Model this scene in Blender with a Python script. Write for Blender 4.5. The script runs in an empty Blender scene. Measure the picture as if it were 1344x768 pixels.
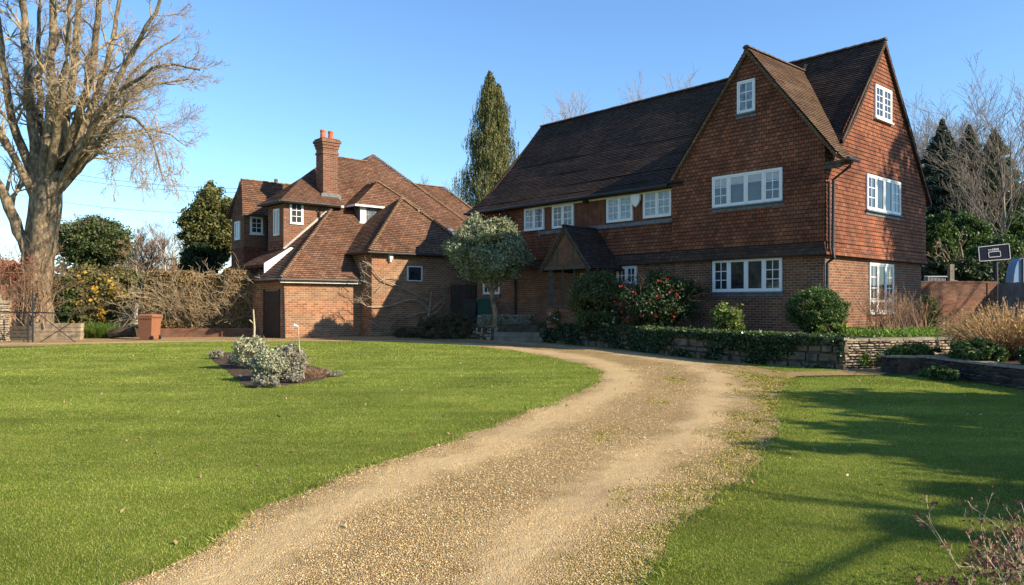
import bpy, math, random
import numpy as np
from mathutils import Vector, noise as mn
R = math.radians
sc = bpy.context.scene
# ---------------------------------------------------------------- camera, sky, sun, exposure
cd = bpy.data.cameras.new('camera'); cam = bpy.data.objects.new('camera', cd)
sc.collection.objects.link(cam); sc.camera = cam
cam.location = (0, 0, 1.6); cam.rotation_euler = (R(90), 0, 0)
cd.sensor_width = 36; cd.lens = 36*980/1344; cd.shift_y = 14/1344
cd.clip_start = .05; cd.clip_end = 5000
SUN_AZ, SUN_EL = 64.0, 29.0            # azimuth from -Y towards +X
w = bpy.data.worlds.new('World'); sc.world = w; w.use_nodes = True
nt = w.node_tree; nt.nodes.clear()
sky = nt.nodes.new('ShaderNodeTexSky'); sky.sky_type = 'NISHITA'; sky.sun_disc = False
sky.sun_elevation = R(SUN_EL); sky.sun_rotation = R(180-SUN_AZ)
sky.altitude = 50; sky.air_density = 1.15; sky.dust_density = .05; sky.ozone_density = 3.2
bg = nt.nodes.new('ShaderNodeBackground'); bg.inputs[1].default_value = .12
wo = nt.nodes.new('ShaderNodeOutputWorld')
tint = nt.nodes.new('ShaderNodeMix'); tint.data_type = 'RGBA'; tint.blend_type = 'MULTIPLY'; tint.inputs[0].default_value = 1; tint.inputs[7].default_value = (.76, .94, 1.12, 1)
nt.links.new(sky.outputs[0], tint.inputs[6]); nt.links.new(tint.outputs[2], bg.inputs[0]); nt.links.new(bg.outputs[0], wo.inputs[0])
sd = bpy.data.lights.new('sun', 'SUN'); sd.energy = 5.0; sd.angle = R(.53); sd.color = (1, .87, .67)
so = bpy.data.objects.new('sun', sd); sc.collection.objects.link(so); so.location = (30, -15, 30)
sv = Vector((math.sin(R(SUN_AZ))*math.cos(R(SUN_EL)), -math.cos(R(SUN_AZ))*math.cos(R(SUN_EL)), math.sin(R(SUN_EL))))
so.rotation_euler = sv.to_track_quat('Z', 'Y').to_euler()
sc.view_settings.view_transform = 'Standard'; sc.view_settings.look = 'None'
sc.view_settings.gamma = 1; sc.view_settings.exposure = 0.86; sc.view_settings.use_curve_mapping = False
sc.cycles.max_bounces = 6; sc.cycles.transparent_max_bounces = 6

# ---------------------------------------------------------------- tags and nodes
C = sc.collection
def tag(o, label=None, cat=None, group=None, kind=None):
    if label: o['label'] = label
    if cat: o['category'] = cat
    if group: o['group'] = group
    if kind: o['kind'] = kind
    return o
def empty(name, loc, label, cat, group=None, rz=0):
    o = bpy.data.objects.new(name, None); C.objects.link(o)
    o.location = loc; o.rotation_euler = (0, 0, rz); o.empty_display_size = .2
    return tag(o, label, cat, group)
def link_child(o, parent):
    C.objects.link(o)
    if parent is not None:
        o.parent = parent
        p = Vector((0, 0, 0)); q = parent
        while q is not None: p += q.location; q = q.parent   # roots built unrotated
        o.location = -p
def copy_tree(o, parent=None):
    c = o.copy(); C.objects.link(c)
    if parent is not None: c.parent = parent
    for ch in list(o.children): copy_tree(ch, c)
    return c

class NT:
    def __init__(s, name):
        s.m = bpy.data.materials.new(name); s.m.use_nodes = True; s.t = s.m.node_tree
        s.b = s.t.nodes['Principled BSDF']; s.out = s.t.nodes['Material Output']
    def n(s, kind, **kw):
        nd = s.t.nodes.new('ShaderNode'+kind)
        for k, v in kw.items():
            if k in nd.inputs:
                if hasattr(v, 'is_output'): s.t.links.new(v, nd.inputs[k])
                else: nd.inputs[k].default_value = v
            else: setattr(nd, k, v)
        return nd
    def l(s, a, b): s.t.links.new(a, b)
    def obj(s): return s.n('TexCoord').outputs['Object']
    def pos(s): return s.n('NewGeometry').outputs['Position']
    def noise(s, scale, vec=None, detail=3, rough=.55):
        nd = s.n('TexNoise'); nd.inputs['Scale'].default_value = scale
        nd.inputs['Detail'].default_value = detail; nd.inputs['Roughness'].default_value = rough
        s.l(vec if vec is not None else s.pos(), nd.inputs['Vector']); return nd.outputs['Fac']
    def ramp(s, fac, stops):
        nd = s.n('ValToRGB'); s.l(fac, nd.inputs[0]); e = nd.color_ramp.elements
        e[0].position, e[0].color = stops[0][0], c4(stops[0][1]); e[1].position, e[1].color = stops[-1][0], c4(stops[-1][1])
        for p, c in stops[1:-1]:
            x = e.new(p); x.color = c4(c)
        return nd.outputs[0]
    def mix(s, fac, a, b, mode='MIX'):
        nd = s.n('Mix'); nd.data_type = 'RGBA'; nd.blend_type = mode
        for v, i in ((fac, 0), (a, 6), (b, 7)):
            if hasattr(v, 'is_output'): s.l(v, nd.inputs[i])
            else: nd.inputs[i].default_value = v if i == 0 else c4(v)
        return nd.outputs[2]
    def math(s, op, a, b=0.):
        nd = s.n('Math'); nd.operation = op
        for v, i in ((a, 0), (b, 1)):
            if hasattr(v, 'is_output'): s.l(v, nd.inputs[i])
            else: nd.inputs[i].default_value = v
        return nd.outputs[0]
    def bump(s, h, strength=.5, dist=.01):
        nd = s.n('Bump'); nd.inputs['Strength'].default_value = strength; nd.inputs['Distance'].default_value = dist
        s.l(h, nd.inputs['Height']); s.l(nd.outputs[0], s.b.inputs['Normal'])
    def base(s, col, rough=.85, spec=.25):
        if hasattr(col, 'is_output'): s.l(col, s.b.inputs['Base Color'])
        else: s.b.inputs['Base Color'].default_value = c4(col)
        s.b.inputs['Roughness'].default_value = rough; s.b.inputs['Specular IOR Level'].default_value = spec
        return s.m
def c4(c):
    if isinstance(c, (int, float)): return (c, c, c, 1)
    return (c[0], c[1], c[2], 1)

def brick_mat(name, c1, c2, mortar, bw=.225, rh=.075, ms=.010, stain=(.08, .06, .05), stain_amt=.5, rough=.9, bdist=.012, patch=None):
    m = NT(name)
    uv = m.n('TexCoord').outputs['UV']
    br = m.n('TexBrick'); m.l(uv, br.inputs['Vector'])
    br.inputs['Scale'].default_value = 1; br.inputs['Brick Width'].default_value = bw; br.inputs['Row Height'].default_value = rh
    br.inputs['Mortar Size'].default_value = ms; br.inputs['Mortar Smooth'].default_value = .3; br.inputs['Bias'].default_value = -.1
    br.inputs['Color1'].default_value = c4(c1); br.inputs['Color2'].default_value = c4(c2); br.inputs['Mortar'].default_value = c4(mortar)
    # second brick lattice of the same gauge shifted by whole units gives a third, darker set
    mp = m.n('Mapping'); m.l(uv, mp.inputs['Vector']); mp.inputs['Location'].default_value = (bw*14, rh*46, 0)
    b2 = m.n('TexBrick'); m.l(mp.outputs[0], b2.inputs['Vector'])
    b2.inputs['Scale'].default_value = 1; b2.inputs['Brick Width'].default_value = bw; b2.inputs['Row Height'].default_value = rh
    b2.inputs['Mortar Size'].default_value = 0; b2.inputs['Color1'].default_value = (.62, .6, .6, 1); b2.inputs['Color2'].default_value = (1.2, 1.2, 1.2, 1)
    col = m.mix(.55, br.outputs['Color'], b2.outputs['Color'], 'MULTIPLY')
    if patch:
        f = m.noise(.8, detail=4); col = m.mix(m.ramp(f, [(.45, 0), (.6, .75)]), col, m.mix(.8, col, patch, 'MULTIPLY'))
    f = m.noise(1.7, detail=6, rough=.65)
    col = m.mix(m.ramp(f, [(.5, 0), (.72, stain_amt)]), col, stain)
    fb = m.noise(.33, detail=5, rough=.6); col = m.mix(.5, col, m.ramp(fb, [(.35, .5), (.65, 1.3)]), 'MULTIPLY')
    f2 = m.noise(34, detail=3); col = m.mix(.55, col, m.ramp(f2, [(.25, .6), (.75, 1.25)]), 'MULTIPLY')
    h = m.math('SUBTRACT', m.math('MULTIPLY', m.noise(60, detail=3), .35), br.outputs['Fac'])
    m.bump(h, .9, bdist)
    return m.base(col, rough, .2)

def plain(name, col, rough=.6, spec=.4, var=.15, scale=9, bump=0., metal=0.):
    m = NT(name)
    f = m.noise(scale, detail=5)
    a = [x*(1-var) for x in col]; b = [min(1, x*(1+var)) for x in col]
    if bump: m.bump(m.noise(scale*4, detail=4), bump, .01)
    m.base(m.ramp(f, [(.3, a), (.7, b)]), rough, spec); m.b.inputs['Metallic'].default_value = metal
    return m.m

def leaf_mat(name, cols, rough=.55, trans=.3, spec=.3):
    m = NT(name)
    rnd = m.n('NewGeometry').outputs['Random Per Island']
    stops = [(i/(len(cols)-1), c) for i, c in enumerate(cols)]
    col = m.ramp(rnd, stops)
    f = m.noise(1.2, detail=3); col = m.mix(.6, col, m.ramp(f, [(.3, .65), (.7, 1.3)]), 'MULTIPLY')
    m.base(col, rough, spec)
    if trans:
        tr = m.n('BsdfTranslucent'); m.l(m.mix(1., col, (1.25, 1.3, .7), 'MULTIPLY'), tr.inputs['Color'])
        mx = m.n('MixShader'); mx.inputs[0].default_value = trans
        m.l(m.b.outputs[0], mx.inputs[1]); m.l(tr.outputs[0], mx.inputs[2]); m.l(mx.outputs[0], m.out.inputs['Surface'])
    return m.m

def bark_mat(name, a, b, scale=6, rough=.95, bstr=.8, bd=.03):
    m = NT(name); mp = m.n('Mapping'); m.l(m.pos(), mp.inputs[0]); mp.inputs['Scale'].default_value = (1, 1, .35)
    f = m.noise(scale, mp.outputs[0], 7, .65)
    f2 = m.noise(scale*.25, detail=3)
    col = m.mix(.5, m.ramp(f, [(.32, a), (.62, b)]), m.ramp(m.noise(2.2, detail=6, rough=.7), [(.38, .4), (.6, 1.35)]), 'MULTIPLY')
    m.bump(m.noise(scale*2.2, mp.outputs[0], 6, .7), bstr, bd)
    return m.base(col, rough, .1)

# ---------------------------------------------------------------- mesh builders
def raw_mesh(name, V, F, mat, parent=None, uv=None, smooth=False, mats=None, midx=None):
    me = bpy.data.meshes.new(name)
    V = np.asarray(V, dtype=np.float32)
    if isinstance(F, np.ndarray):
        k = F.shape[1]; n = F.shape[0]
        me.vertices.add(len(V)); me.vertices.foreach_set('co', V.ravel())
        me.loops.add(n*k); me.loops.foreach_set('vertex_index', F.ravel().astype(np.int32))
        me.polygons.add(n); me.polygons.foreach_set('loop_start', np.arange(0, n*k, k, dtype=np.int32))
        me.polygons.foreach_set('loop_total', np.full(n, k, dtype=np.int32))
        me.update(calc_edges=True)
    else:
        me.from_pydata([tuple(map(float, v)) for v in V], [], F); me.update()
    if mats:
        for x in mats: me.materials.append(x)
        if midx is not None: me.polygons.foreach_set('material_index', np.asarray(midx, dtype=np.int32))
    else: me.materials.append(mat)
    if uv is not None:
        l = me.uv_layers.new(name='UVMap'); l.data.foreach_set('uv', np.asarray(uv, dtype=np.float32).ravel())
    if smooth: me.polygons.foreach_set('use_smooth', np.ones(len(me.polygons), dtype=bool))
    o = bpy.data.objects.new(name, me); link_child(o, parent); return o

class MB:
    """collects polygons (world coordinates) with metre UVs in each face's own plane"""
    def __init__(s): s.V = []; s.F = []; s.UV = []; s.M = []; s.mi = 0
    def face(s, pts, uvs=None):
        i0 = len(s.V); pts = [Vector(p) for p in pts]
        s.V += [tuple(p) for p in pts]; s.F.append(list(range(i0, i0+len(pts)))); s.M.append(s.mi)
        if uvs is None:
            n = Vector((0, 0, 0))
            for i in range(len(pts)):
                a, b = pts[i], pts[(i+1) % len(pts)]
                n += a.cross(b)
            if n.length < 1e-9: n = Vector((0, 0, 1))
            uvs = plane_uv(pts, n.normalized())
        s.UV += uvs
    def slab(s, pts, th):
        """polygon given anticlockwise from outside; thickness goes inwards"""
        pts = [Vector(p) for p in pts]; n = Vector((0, 0, 0))
        for i in range(len(pts)): n += pts[i].cross(pts[(i+1) % len(pts)])
        n.normalize(); low = [p-n*th for p in pts]
        s.face(pts); s.face(low[::-1])
        for i in range(len(pts)):
            j = (i+1) % len(pts); s.face([pts[j], pts[i], low[i], low[j]])
    def hexa(s, p):
        """8 corners: bottom 4 anticlockwise from above, then top 4"""
        for q in ((3, 2, 1, 0), (4, 5, 6, 7), (0, 1, 5, 4), (1, 2, 6, 5), (2, 3, 7, 6), (3, 0, 4, 7)): s.face([p[i] for i in q])
    def box(s, x0, x1, y0, y1, z0, z1):
        s.hexa([(x0, y0, z0), (x1, y0, z0), (x1, y1, z0), (x0, y1, z0), (x0, y0, z1), (x1, y0, z1), (x1, y1, z1), (x0, y1, z1)])
    def bst(s, s0, s1, t0, t1, z0, z1):
        s.hexa([W(s0, t0, z0), W(s0, t1, z0), W(s1, t1, z0), W(s1, t0, z0), W(s0, t0, z1), W(s0, t1, z1), W(s1, t1, z1), W(s1, t0, z1)])
    def bar(s, a, b, w, h=None, up=(0, 0, 1)):
        a = Vector(a); b = Vector(b); h = h or w; d = (b-a).normalized(); u = Vector(up)
        if abs(d.dot(u)) > .95: u = Vector((1, 0, 0))
        r = d.cross(u).normalized(); u = r.cross(d)
        q = [(-w/2, -h/2), (w/2, -h/2), (w/2, h/2), (-w/2, h/2)]
        A = [a+r*x+u*y for x, y in q]; B = [b+r*x+u*y for x, y in q]
        s.face(A[::-1]); s.face(B)
        for i in range(4): j = (i+1) % 4; s.face([A[i], A[j], B[j], B[i]])
    def tube(s, pts, r, k=8, caps=True):
        pts = [Vector(p) for p in pts]; rr = r if isinstance(r, (list, tuple)) else [r]*len(pts); rings = []
        for i, p in enumerate(pts):
            d = (pts[min(i+1, len(pts)-1)]-pts[max(i-1, 0)]).normalized()
            u = Vector((0, 0, 1)) if abs(d.z) < .9 else Vector((1, 0, 0))
            a = d.cross(u).normalized(); b = a.cross(d)
            rings.append([p+(a*math.cos(2*math.pi*j/k)+b*math.sin(2*math.pi*j/k))*rr[i] for j in range(k)])
        for i in range(len(rings)-1):
            for j in range(k):
                jj = (j+1) % k; s.face([rings[i][jj], rings[i][j], rings[i+1][j], rings[i+1][jj]])
        if caps: s.face(rings[0]); s.face(rings[-1][::-1])
    def build(s, name, mat, parent=None, smooth=False, mats=None):
        return raw_mesh(name, s.V, s.F, mat, parent, s.UV, smooth, mats, s.M if mats else None)
def plane_uv(pts, n):
    if n.z < 0: n = -n
    if abs(n.z) > .985: return [(p.x, p.y) for p in pts]
    h = Vector((0, 0, 1)).cross(n).normalized(); v = n.cross(h)
    return [(p.dot(h), p.dot(v)) for p in pts]

# house axes: s runs along the long fronts (away, to the left), t runs along the sunny ends (away, to the right)
C0 = Vector((9.65, 23.0, 0)); D1 = Vector((-.667, .745, 0)); D2 = Vector((.745, .667, 0))
def W(s_, t_, z): p = C0+D1*s_+D2*t_; return (p.x, p.y, z)
def hit_t(px, py, t):          # a point of the wall t = const, as (s, z)
    r = (px-672)/980; x0 = 9.65+.745*t; y0 = 23+.667*t; s_ = (x0-r*y0)/(.667+.745*r)
    return s_, 1.6-(py-398)*(y0+.745*s_)/980
def hit_s(px, py, s_):         # a point of the wall s = const, as (t, z)
    r = (px-672)/980; x0 = 9.65-.667*s_; y0 = 23+.745*s_; t = (r*y0-x0)/(.745-.667*r)
    return t, 1.6-(py-398)*(y0+.667*t)/980
def G(px, py, z=0.):           # a point of the level ground z
    y = (1.6-z)*980/(py-398); return Vector(((px-672)/980*y, y, z))
def at(px, py, y): return Vector(((px-672)/980*y, y, 1.6-(py-398)*y/980))

def courses(mb, pts, pitch=.1, lift=.018, jit=.004, seed=0, sag=0.):
    """a convex sloping or upright polygon laid in lapped courses: each row tilts out to its lower edge"""
    rng = random.Random(seed); pts = [Vector(p) for p in pts]; n = Vector((0, 0, 0))
    for i in range(len(pts)): n += pts[i].cross(pts[(i+1) % len(pts)])
    n.normalize()
    N = n if n.z >= 0 else -n
    h = Vector((0, 0, 1)).cross(N).normalized(); v = N.cross(h); o = pts[0]
    P = [(p.dot(h), p.dot(v)) for p in pts]; d0 = o.dot(N)
    v0 = min(p[1] for p in P); v1 = max(p[1] for p in P)
    def ext(vv):
        xs = []
        for i in range(len(P)):
            a, b = P[i], P[(i+1) % len(P)]
            if (a[1]-vv)*(b[1]-vv) <= 0 and abs(a[1]-b[1]) > 1e-9: xs.append(a[0]+(b[0]-a[0])*(vv-a[1])/(b[1]-a[1]))
            elif abs(a[1]-vv) < 1e-6: xs.append(a[0])
        return (min(xs), max(xs)) if xs else None
    sgn = 1 if n.dot(N) > 0 else -1
    k = math.floor(v0/pitch); 
    while k*pitch < v1-1e-4:
        lo = max(k*pitch, v0+1e-4); hi = min((k+1)*pitch, v1-1e-4); k += 1
        if hi-lo < .004: continue
        e0, e1 = ext(lo), ext(hi)
        if not e0 or not e1 or e0[1]-e0[0] < .01: continue
        nseg = max(1, int((e0[1]-e0[0])/1.1)); jl = [lift+rng.uniform(-jit, jit) for _ in range(nseg+1)]
        for q in range(nseg):
            f0, f1 = q/nseg, (q+1)/nseg
            a0 = e0[0]+(e0[1]-e0[0])*f0; a1 = e0[0]+(e0[1]-e0[0])*f1; b0 = e1[0]+(e1[1]-e1[0])*f0; b1 = e1[0]+(e1[1]-e1[0])*f1
            X = lambda u, vv, l: h*u+v*vv+N*d0+N*(l*sgn+sag*mn.noise((h*u+v*vv)*.45))
            A, B, Cc, D = X(a0, lo, jl[q]), X(a1, lo, jl[q+1]), X(b1, hi, 0), X(b0, hi, 0)
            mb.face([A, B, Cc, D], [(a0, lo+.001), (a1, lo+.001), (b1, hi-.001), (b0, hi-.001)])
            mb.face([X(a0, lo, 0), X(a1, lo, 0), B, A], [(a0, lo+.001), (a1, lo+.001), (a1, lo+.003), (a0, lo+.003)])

def bonnets(mb, a, b, step=.13, r=.10, L=.24):
    """hip tiles: short overlapping humps along the line a (low) to b (high)"""
    a = Vector(a); b = Vector(b); d = (b-a); n = int(d.length/step); d.normalize()
    u = Vector((0, 0, 1)); r_ = d.cross(u).normalized(); u = r_.cross(d)
    if u.z < 0: u = -u
    rn = random.Random(n)
    for i in range(n):
        p = a+d*(i*step); q = p+d*L; rr = r*(.9+.25*rn.random()); k = 5; A = []; B = []
        for j in range(k+1):
            th = math.pi*j/k
            A.append(p+r_*math.cos(th)*rr*1.15+u*(math.sin(th)*rr*.95+.03)); B.append(q+r_*math.cos(th)*rr*.75+u*(math.sin(th)*rr*.55-.01))
        for j in range(k): mb.face([A[j], A[j+1], B[j+1], B[j]])
        mb.face(A[::-1])
def ridge(mb, a, b, r=.12, L=.33):
    a = Vector(a); b = Vector(b); d = b-a; n = max(1, round(d.length/L)); s_ = d/n; dd = d.normalized()
    sd_ = dd.cross(Vector((0, 0, 1))).normalized(); rn = random.Random(n)
    for i in range(n):
        p = a+s_*i+Vector((0, 0, rn.uniform(-.008, .008))); q = a+s_*(i+1)*1.0+Vector((0, 0, rn.uniform(-.008, .008))); k = 6; A = []; B = []
        for j in range(k+1):
            th = math.pi*(j/k)
            A.append(p+sd_*math.cos(th)*r*1.05+Vector((0, 0, math.sin(th)*r*.8-.03))); B.append(q+sd_*math.cos(th)*r*.95+Vector((0, 0, math.sin(th)*r*.72-.03)))
        for j in range(k): mb.face([A[j], A[j+1], B[j+1], B[j]])
        mb.face(A[::-1]); mb.face(B)

# ---------------------------------------------------------------- windows
def window(parent, kind, k, a0, a1, z0, z1, lights, sill='lead', out=.05, pane_mat=None, curtain=False):
    """kind 'f': wall t=k facing -t, a is s; kind 'e': wall s=k facing -s, a is t. lights: (width, columns, rows, [transom heights])"""
    def P(a, o, z): return Vector(W(a, k-o, z)) if kind == 'f' else Vector(W(k-o, a, z))
    def bx(mb, aa, ab, o0, o1, za, zb):
        mb.hexa([P(aa, o1, za), P(ab, o1, za), P(ab, o0, za), P(aa, o0, za), P(aa, o1, zb), P(ab, o1, zb), P(ab, o0, zb), P(aa, o0, zb)])
    fr = MB(); pn = MB(); f = .055
    bx(fr, a0, a1, -.02, out, z0, z0+f); bx(fr, a0, a1, -.02, out, z1-f, z1)
    bx(fr, a0, a0+f, -.02, out-.001, z0+f, z1-f); bx(fr, a1-f, a1, -.02, out-.001, z0+f, z1-f)
    tot = sum(l[0] for l in lights); x = a0+f; wdt = a1-a0-2*f
    for i, l in enumerate(lights):
        x1 = x+wdt*l[0]/tot
        if i: bx(fr, x-.03, x+.03, -.02, out-.002, z0+f, z1-f)
        c = .05; xa = x+(.03 if i else 0); xb = x1-(.03 if i < len(lights)-1 else 0)
        bx(fr, xa, xb, -.02, out-.012, z0+f, z0+f+c); bx(fr, xa, xb, -.02, out-.012, z1-f-c, z1-f)
        bx(fr, xa, xa+c, -.02, out-.014, z0+f+c, z1-f-c); bx(fr, xb-c, xb, -.02, out-.014, z0+f+c, z1-f-c)
        gx0, gx1, gz0, gz1 = xa+c, xb-c, z0+f+c, z1-f-c
        for j in range(1, l[1]): q = gx0+(gx1-gx0)*j/l[1]; bx(fr, q-.014, q+.014, -.02, out-.022, gz0, gz1)
        for j in range(1, l[2]): q = gz0+(gz1-gz0)*j/l[2]; bx(fr, gx0, gx1, -.02, out-.024, q-.014, q+.014)
        if len(l) > 3:
            for q in l[3]: zz = gz0+(gz1-gz0)*q; bx(fr, gx0, gx1, -.02, out-.016, zz-.035, zz+.035)
        x = x1
    o = fr.build('window', M['white'], parent)
    bx(pn, a0+f, a1-f, -.03, out-.032, z0+f, z1-f)
    pn.build('pane', pane_mat or M['glass'], o)
    if curtain:
        cu = MB(); cz = z1-(z1-z0)*.33; bx(cu, a0+.1, a1-.1, out-.04, out-.029, cz, z1-.1); cu.build('curtain', M['net'], o)
    if sill:
        sb = MB(); bx(sb, a0-.05, a1+.05, -.02, out+.05, z0-.05, z0-.002)
        if sill == 'lead': bx(sb, a0-.04, a1+.04, -.02, .028, z0-.16, z0-.052)
        sb.build('sill', M['lead'] if sill == 'lead' else M['white'], o)
    return o

# ---------------------------------------------------------------- leaves, twigs, crowns
def leaves(name, P, size, mat, parent=None, aspect=1.8, seed=1, up=0., jit=.4, droop=0., normals=None):
    rng = np.random.default_rng(seed); P = np.asarray(P, dtype=np.float64); n = len(P)
    a = rng.normal(size=(n, 3)); a[:, 2] += up
    a[:, 2] -= droop; a /= np.linalg.norm(a, axis=1)[:, None]
    b = rng.normal(size=(n, 3)); b -= (a*b).sum(1)[:, None]*a; b /= np.linalg.norm(b, axis=1)[:, None]
    sz = size*(1+jit*rng.uniform(-1, 1, n))[:, None]
    c = np.cross(a, b)*sz*.12
    V = np.stack([P-a*sz*aspect*.5, P+b*sz*.5+c, P+a*sz*aspect*.5, P-b*sz*.5+c], 1).reshape(-1, 3)
    F = np.arange(4*n).reshape(n, 4)
    return raw_mesh(name, V, F, mat, parent)
def blob_points(rng, c, r, n, shell=.55):
    d = rng.normal(size=(n, 3)); d /= np.linalg.norm(d, axis=1)[:, None]
    k = rng.uniform(shell, 1, n)**.7
    return np.asarray(c)+d*np.asarray(r)*k[:, None]
def crown_points(rng, c, r, nclump, per, cs=.28, shell=.5, zmin=None, squash=1., thin=0.):
    """sub-clumps spread over an uneven ellipsoid"""
    out = []; c = np.asarray(c, float); r = np.asarray(r, float)
    cen = blob_points(rng, (0, 0, 0), (1, 1, 1), nclump, shell)
    for q in cen:
        f = 1+.16*mn.noise(Vector(q*2.1)+Vector(c*.37))*2
        p = c+q*r*f*(1-cs*.5); k = cs*rng.uniform(.6, 1.35)*r.min()
        m = int(per*rng.uniform(.5, 1.4)); m = max(3, m)
        out.append(p+rng.normal(size=(m, 3))*k*np.array([.5, .5, .42*squash]))
    P = np.concatenate(out)
    if zmin is not None: P = P[P[:, 2] > zmin]
    return P
def tubes_mesh(name, T, mat, parent=None, smooth=True):
    """T: list of (points Nx3, radii N, sides)"""
    V = []; F = []; off = 0
    for pts, rad, k in T:
        pts = np.asarray(pts, float); n = len(pts)
        d = np.gradient(pts, axis=0); d /= np.linalg.norm(d, axis=1)[:, None]+1e-9
        u = np.where(np.abs(d[:, 2:3]) < .9, np.array([[0, 0, 1.]]), np.array([[1., 0, 0]]))
        a = np.cross(d, u); a /= np.linalg.norm(a, axis=1)[:, None]+1e-9; b = np.cross(d, a)
        th = np.arange(k)*2*np.pi/k
        ring = pts[:, None]+(a[:, None]*np.cos(th)[None, :, None]+b[:, None]*np.sin(th)[None, :, None])*np.asarray(rad)[:, None, None]
        V.append(ring.reshape(-1, 3))
        i = np.arange(n-1)[:, None]*k; j = np.arange(k)[None]; jj = (j+1) % k
        F.append(np.stack([i+j, i+jj, i+k+jj, i+k+j], -1).reshape(-1, 4)+off); off += n*k
    return raw_mesh(name, np.concatenate(V), np.concatenate(F), mat, parent, smooth=smooth)
def grow(rng, p, d, L, r, lvl, T, sp):
    """recursive bare branches. sp: dict(n=[children per level], len=[ratio], up=[tropism], ang=[angle], wob=)"""
    n = max(3, sp['seg'][lvl]); pts = [p]; d = d/np.linalg.norm(d)
    for i in range(n):
        d = d+rng.normal(size=3)*sp['wob']; d[2] += sp['up'][lvl]; d /= np.linalg.norm(d)
        pts.append(pts[-1]+d*L/n)
    pts = np.array(pts); rad = r*np.linspace(1, sp.get('taper', .3), n+1)
    T.append((pts, np.maximum(rad, sp['rmin']), 3 if r < .02 else (4 if r < .05 else 7)))
    kids(rng, pts, rad, L, lvl, T, sp)
def kids(rng, pts, rad, L, lvl, T, sp, start=.3):
    if lvl >= len(sp['n']): return
    m = sp['n'][lvl]; n = len(pts)-1
    for j in range(m):
        f = start+(1-start)*(j+rng.random())/m; x = min(f*n, n-1e-3); i = int(x); q = pts[i]+(pts[i+1]-pts[i])*(x-i)
        ax = pts[i+1]-pts[i]; ax /= np.linalg.norm(ax)
        s_ = rng.normal(size=3)
        if 'bias' in sp: s_ = s_+np.asarray(sp['bias'])
        s_ -= ax*s_.dot(ax); s_ /= np.linalg.norm(s_)+1e-9
        an = R(sp['ang'][lvl]*rng.uniform(.65, 1.3)); dd = ax*math.cos(an)+s_*math.sin(an)
        grow(rng, q, dd, L*sp['len'][lvl]*rng.uniform(.6, 1.2)*(1.15-.5*f), max(sp['rmin'], rad[i]*sp['rr'][lvl]), lvl+1, T, sp)
# ---------------------------------------------------------------- materials
M = {}
M['brick_house'] = brick_mat('house_brick', (.25, .095, .045), (.15, .06, .034), (.33, .24, .16), bw=.24, rh=.085, ms=.013, stain=(.075, .05, .035), stain_amt=.4)
M['brick_garage'] = brick_mat('garage_brick', (.38, .165, .08), (.22, .095, .05), (.42, .31, .2), bw=.28, rh=.10, ms=.015, stain=(.2, .12, .08), stain_amt=.35)
M['brick_wall'] = brick_mat('boundary_brick', (.24, .10, .055), (.17, .075, .045), (.20, .14, .1), stain=(.06, .045, .03), stain_amt=.6)
M['brick_chim'] = brick_mat('chimney_brick', (.25, .095, .05), (.14, .06, .038), (.29, .2, .14), bw=.28, rh=.10, ms=.015, stain=(.13, .09, .06), stain_amt=.5)
M['hung'] = brick_mat('hung_tile', (.33, .118, .056), (.185, .068, .038), (.04, .024, .018), bw=.17, rh=.13, ms=.010, stain=(.075, .045, .032), stain_amt=.6, patch=(.62, .55, .52), bdist=.006)  # dark joint lines also paint in the shadow below each tile course
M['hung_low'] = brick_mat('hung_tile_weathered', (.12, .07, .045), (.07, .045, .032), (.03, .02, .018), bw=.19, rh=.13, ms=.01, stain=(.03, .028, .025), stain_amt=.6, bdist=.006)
M['roof_dark'] = brick_mat('roof_tile_dark', (.06, .037, .028), (.12, .07, .048), (.018, .014, .012), bw=.19, rh=.11, ms=.009, stain=(.045, .036, .03), stain_amt=.55, bdist=.008, patch=(.7, .66, .62))
M['roof_red'] = brick_mat('roof_tile_red', (.27, .135, .078), (.14, .07, .045), (.045, .03, .022), bw=.20, rh=.13, ms=.012, stain=(.13, .09, .055), stain_amt=.55, bdist=.008, patch=(.85, .8, .7))
M['lichen_roof'] = brick_mat('roof_tile_lichen', (.21, .12, .07), (.13, .075, .045), (.03, .022, .017), bw=.19, rh=.11, ms=.009, stain=(.19, .14, .08), stain_amt=.6, bdist=.008)
M['hip'] = plain('hip_tile', (.22, .135, .08), .9, .1, .45, 7)
M['hip_dark'] = plain('ridge_tile', (.13, .085, .06), .9, .1, .4, 6)
M['white'] = plain('white_paint', (.72, .71, .67), .45, .4, .05, 5)
M['cream'] = plain('cream_fascia', (.62, .57, .45), .6, .3, .15, 3)
M['lead'] = plain('lead_flashing', (.13, .14, .15), .6, .3, .35, 8)
M['black'] = plain('black_gutter', (.018, .018, .019), .4, .5, .2, 5)
M['net'] = plain('net_curtain', (.45, .46, .47), .9, .1, .2, 20)
M['terracotta'] = plain('chimney_pot_clay', (.5, .16, .08), .85, .15, .25, 9)
M['oak'] = plain('weathered_oak', (.085, .07, .056), .85, .15, .35, 7, .4)
M['oak_dark'] = plain('dark_oak_door', (.05, .035, .026), .7, .2, .3, 7)
M['gate_wood'] = plain('dark_stained_boards', (.10, .075, .055), .85, .15, .35, 7, .3)
M['fence_wood'] = plain('silvered_boards', (.17, .155, .14), .85, .15, .3, 5, .3)
M['sleeper'] = plain('railway_sleeper', (.30, .225, .15), .9, .1, .45, 5, .6)
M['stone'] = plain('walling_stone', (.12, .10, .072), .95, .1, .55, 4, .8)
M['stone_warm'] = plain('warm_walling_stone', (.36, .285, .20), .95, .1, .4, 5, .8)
M['slate'] = plain('dark_slate', (.085, .078, .072), .85, .2, .5, 6, .8)
M['coping'] = plain('coping_stone', (.24, .20, .145), .9, .15, .4, 5, .6)
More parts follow.
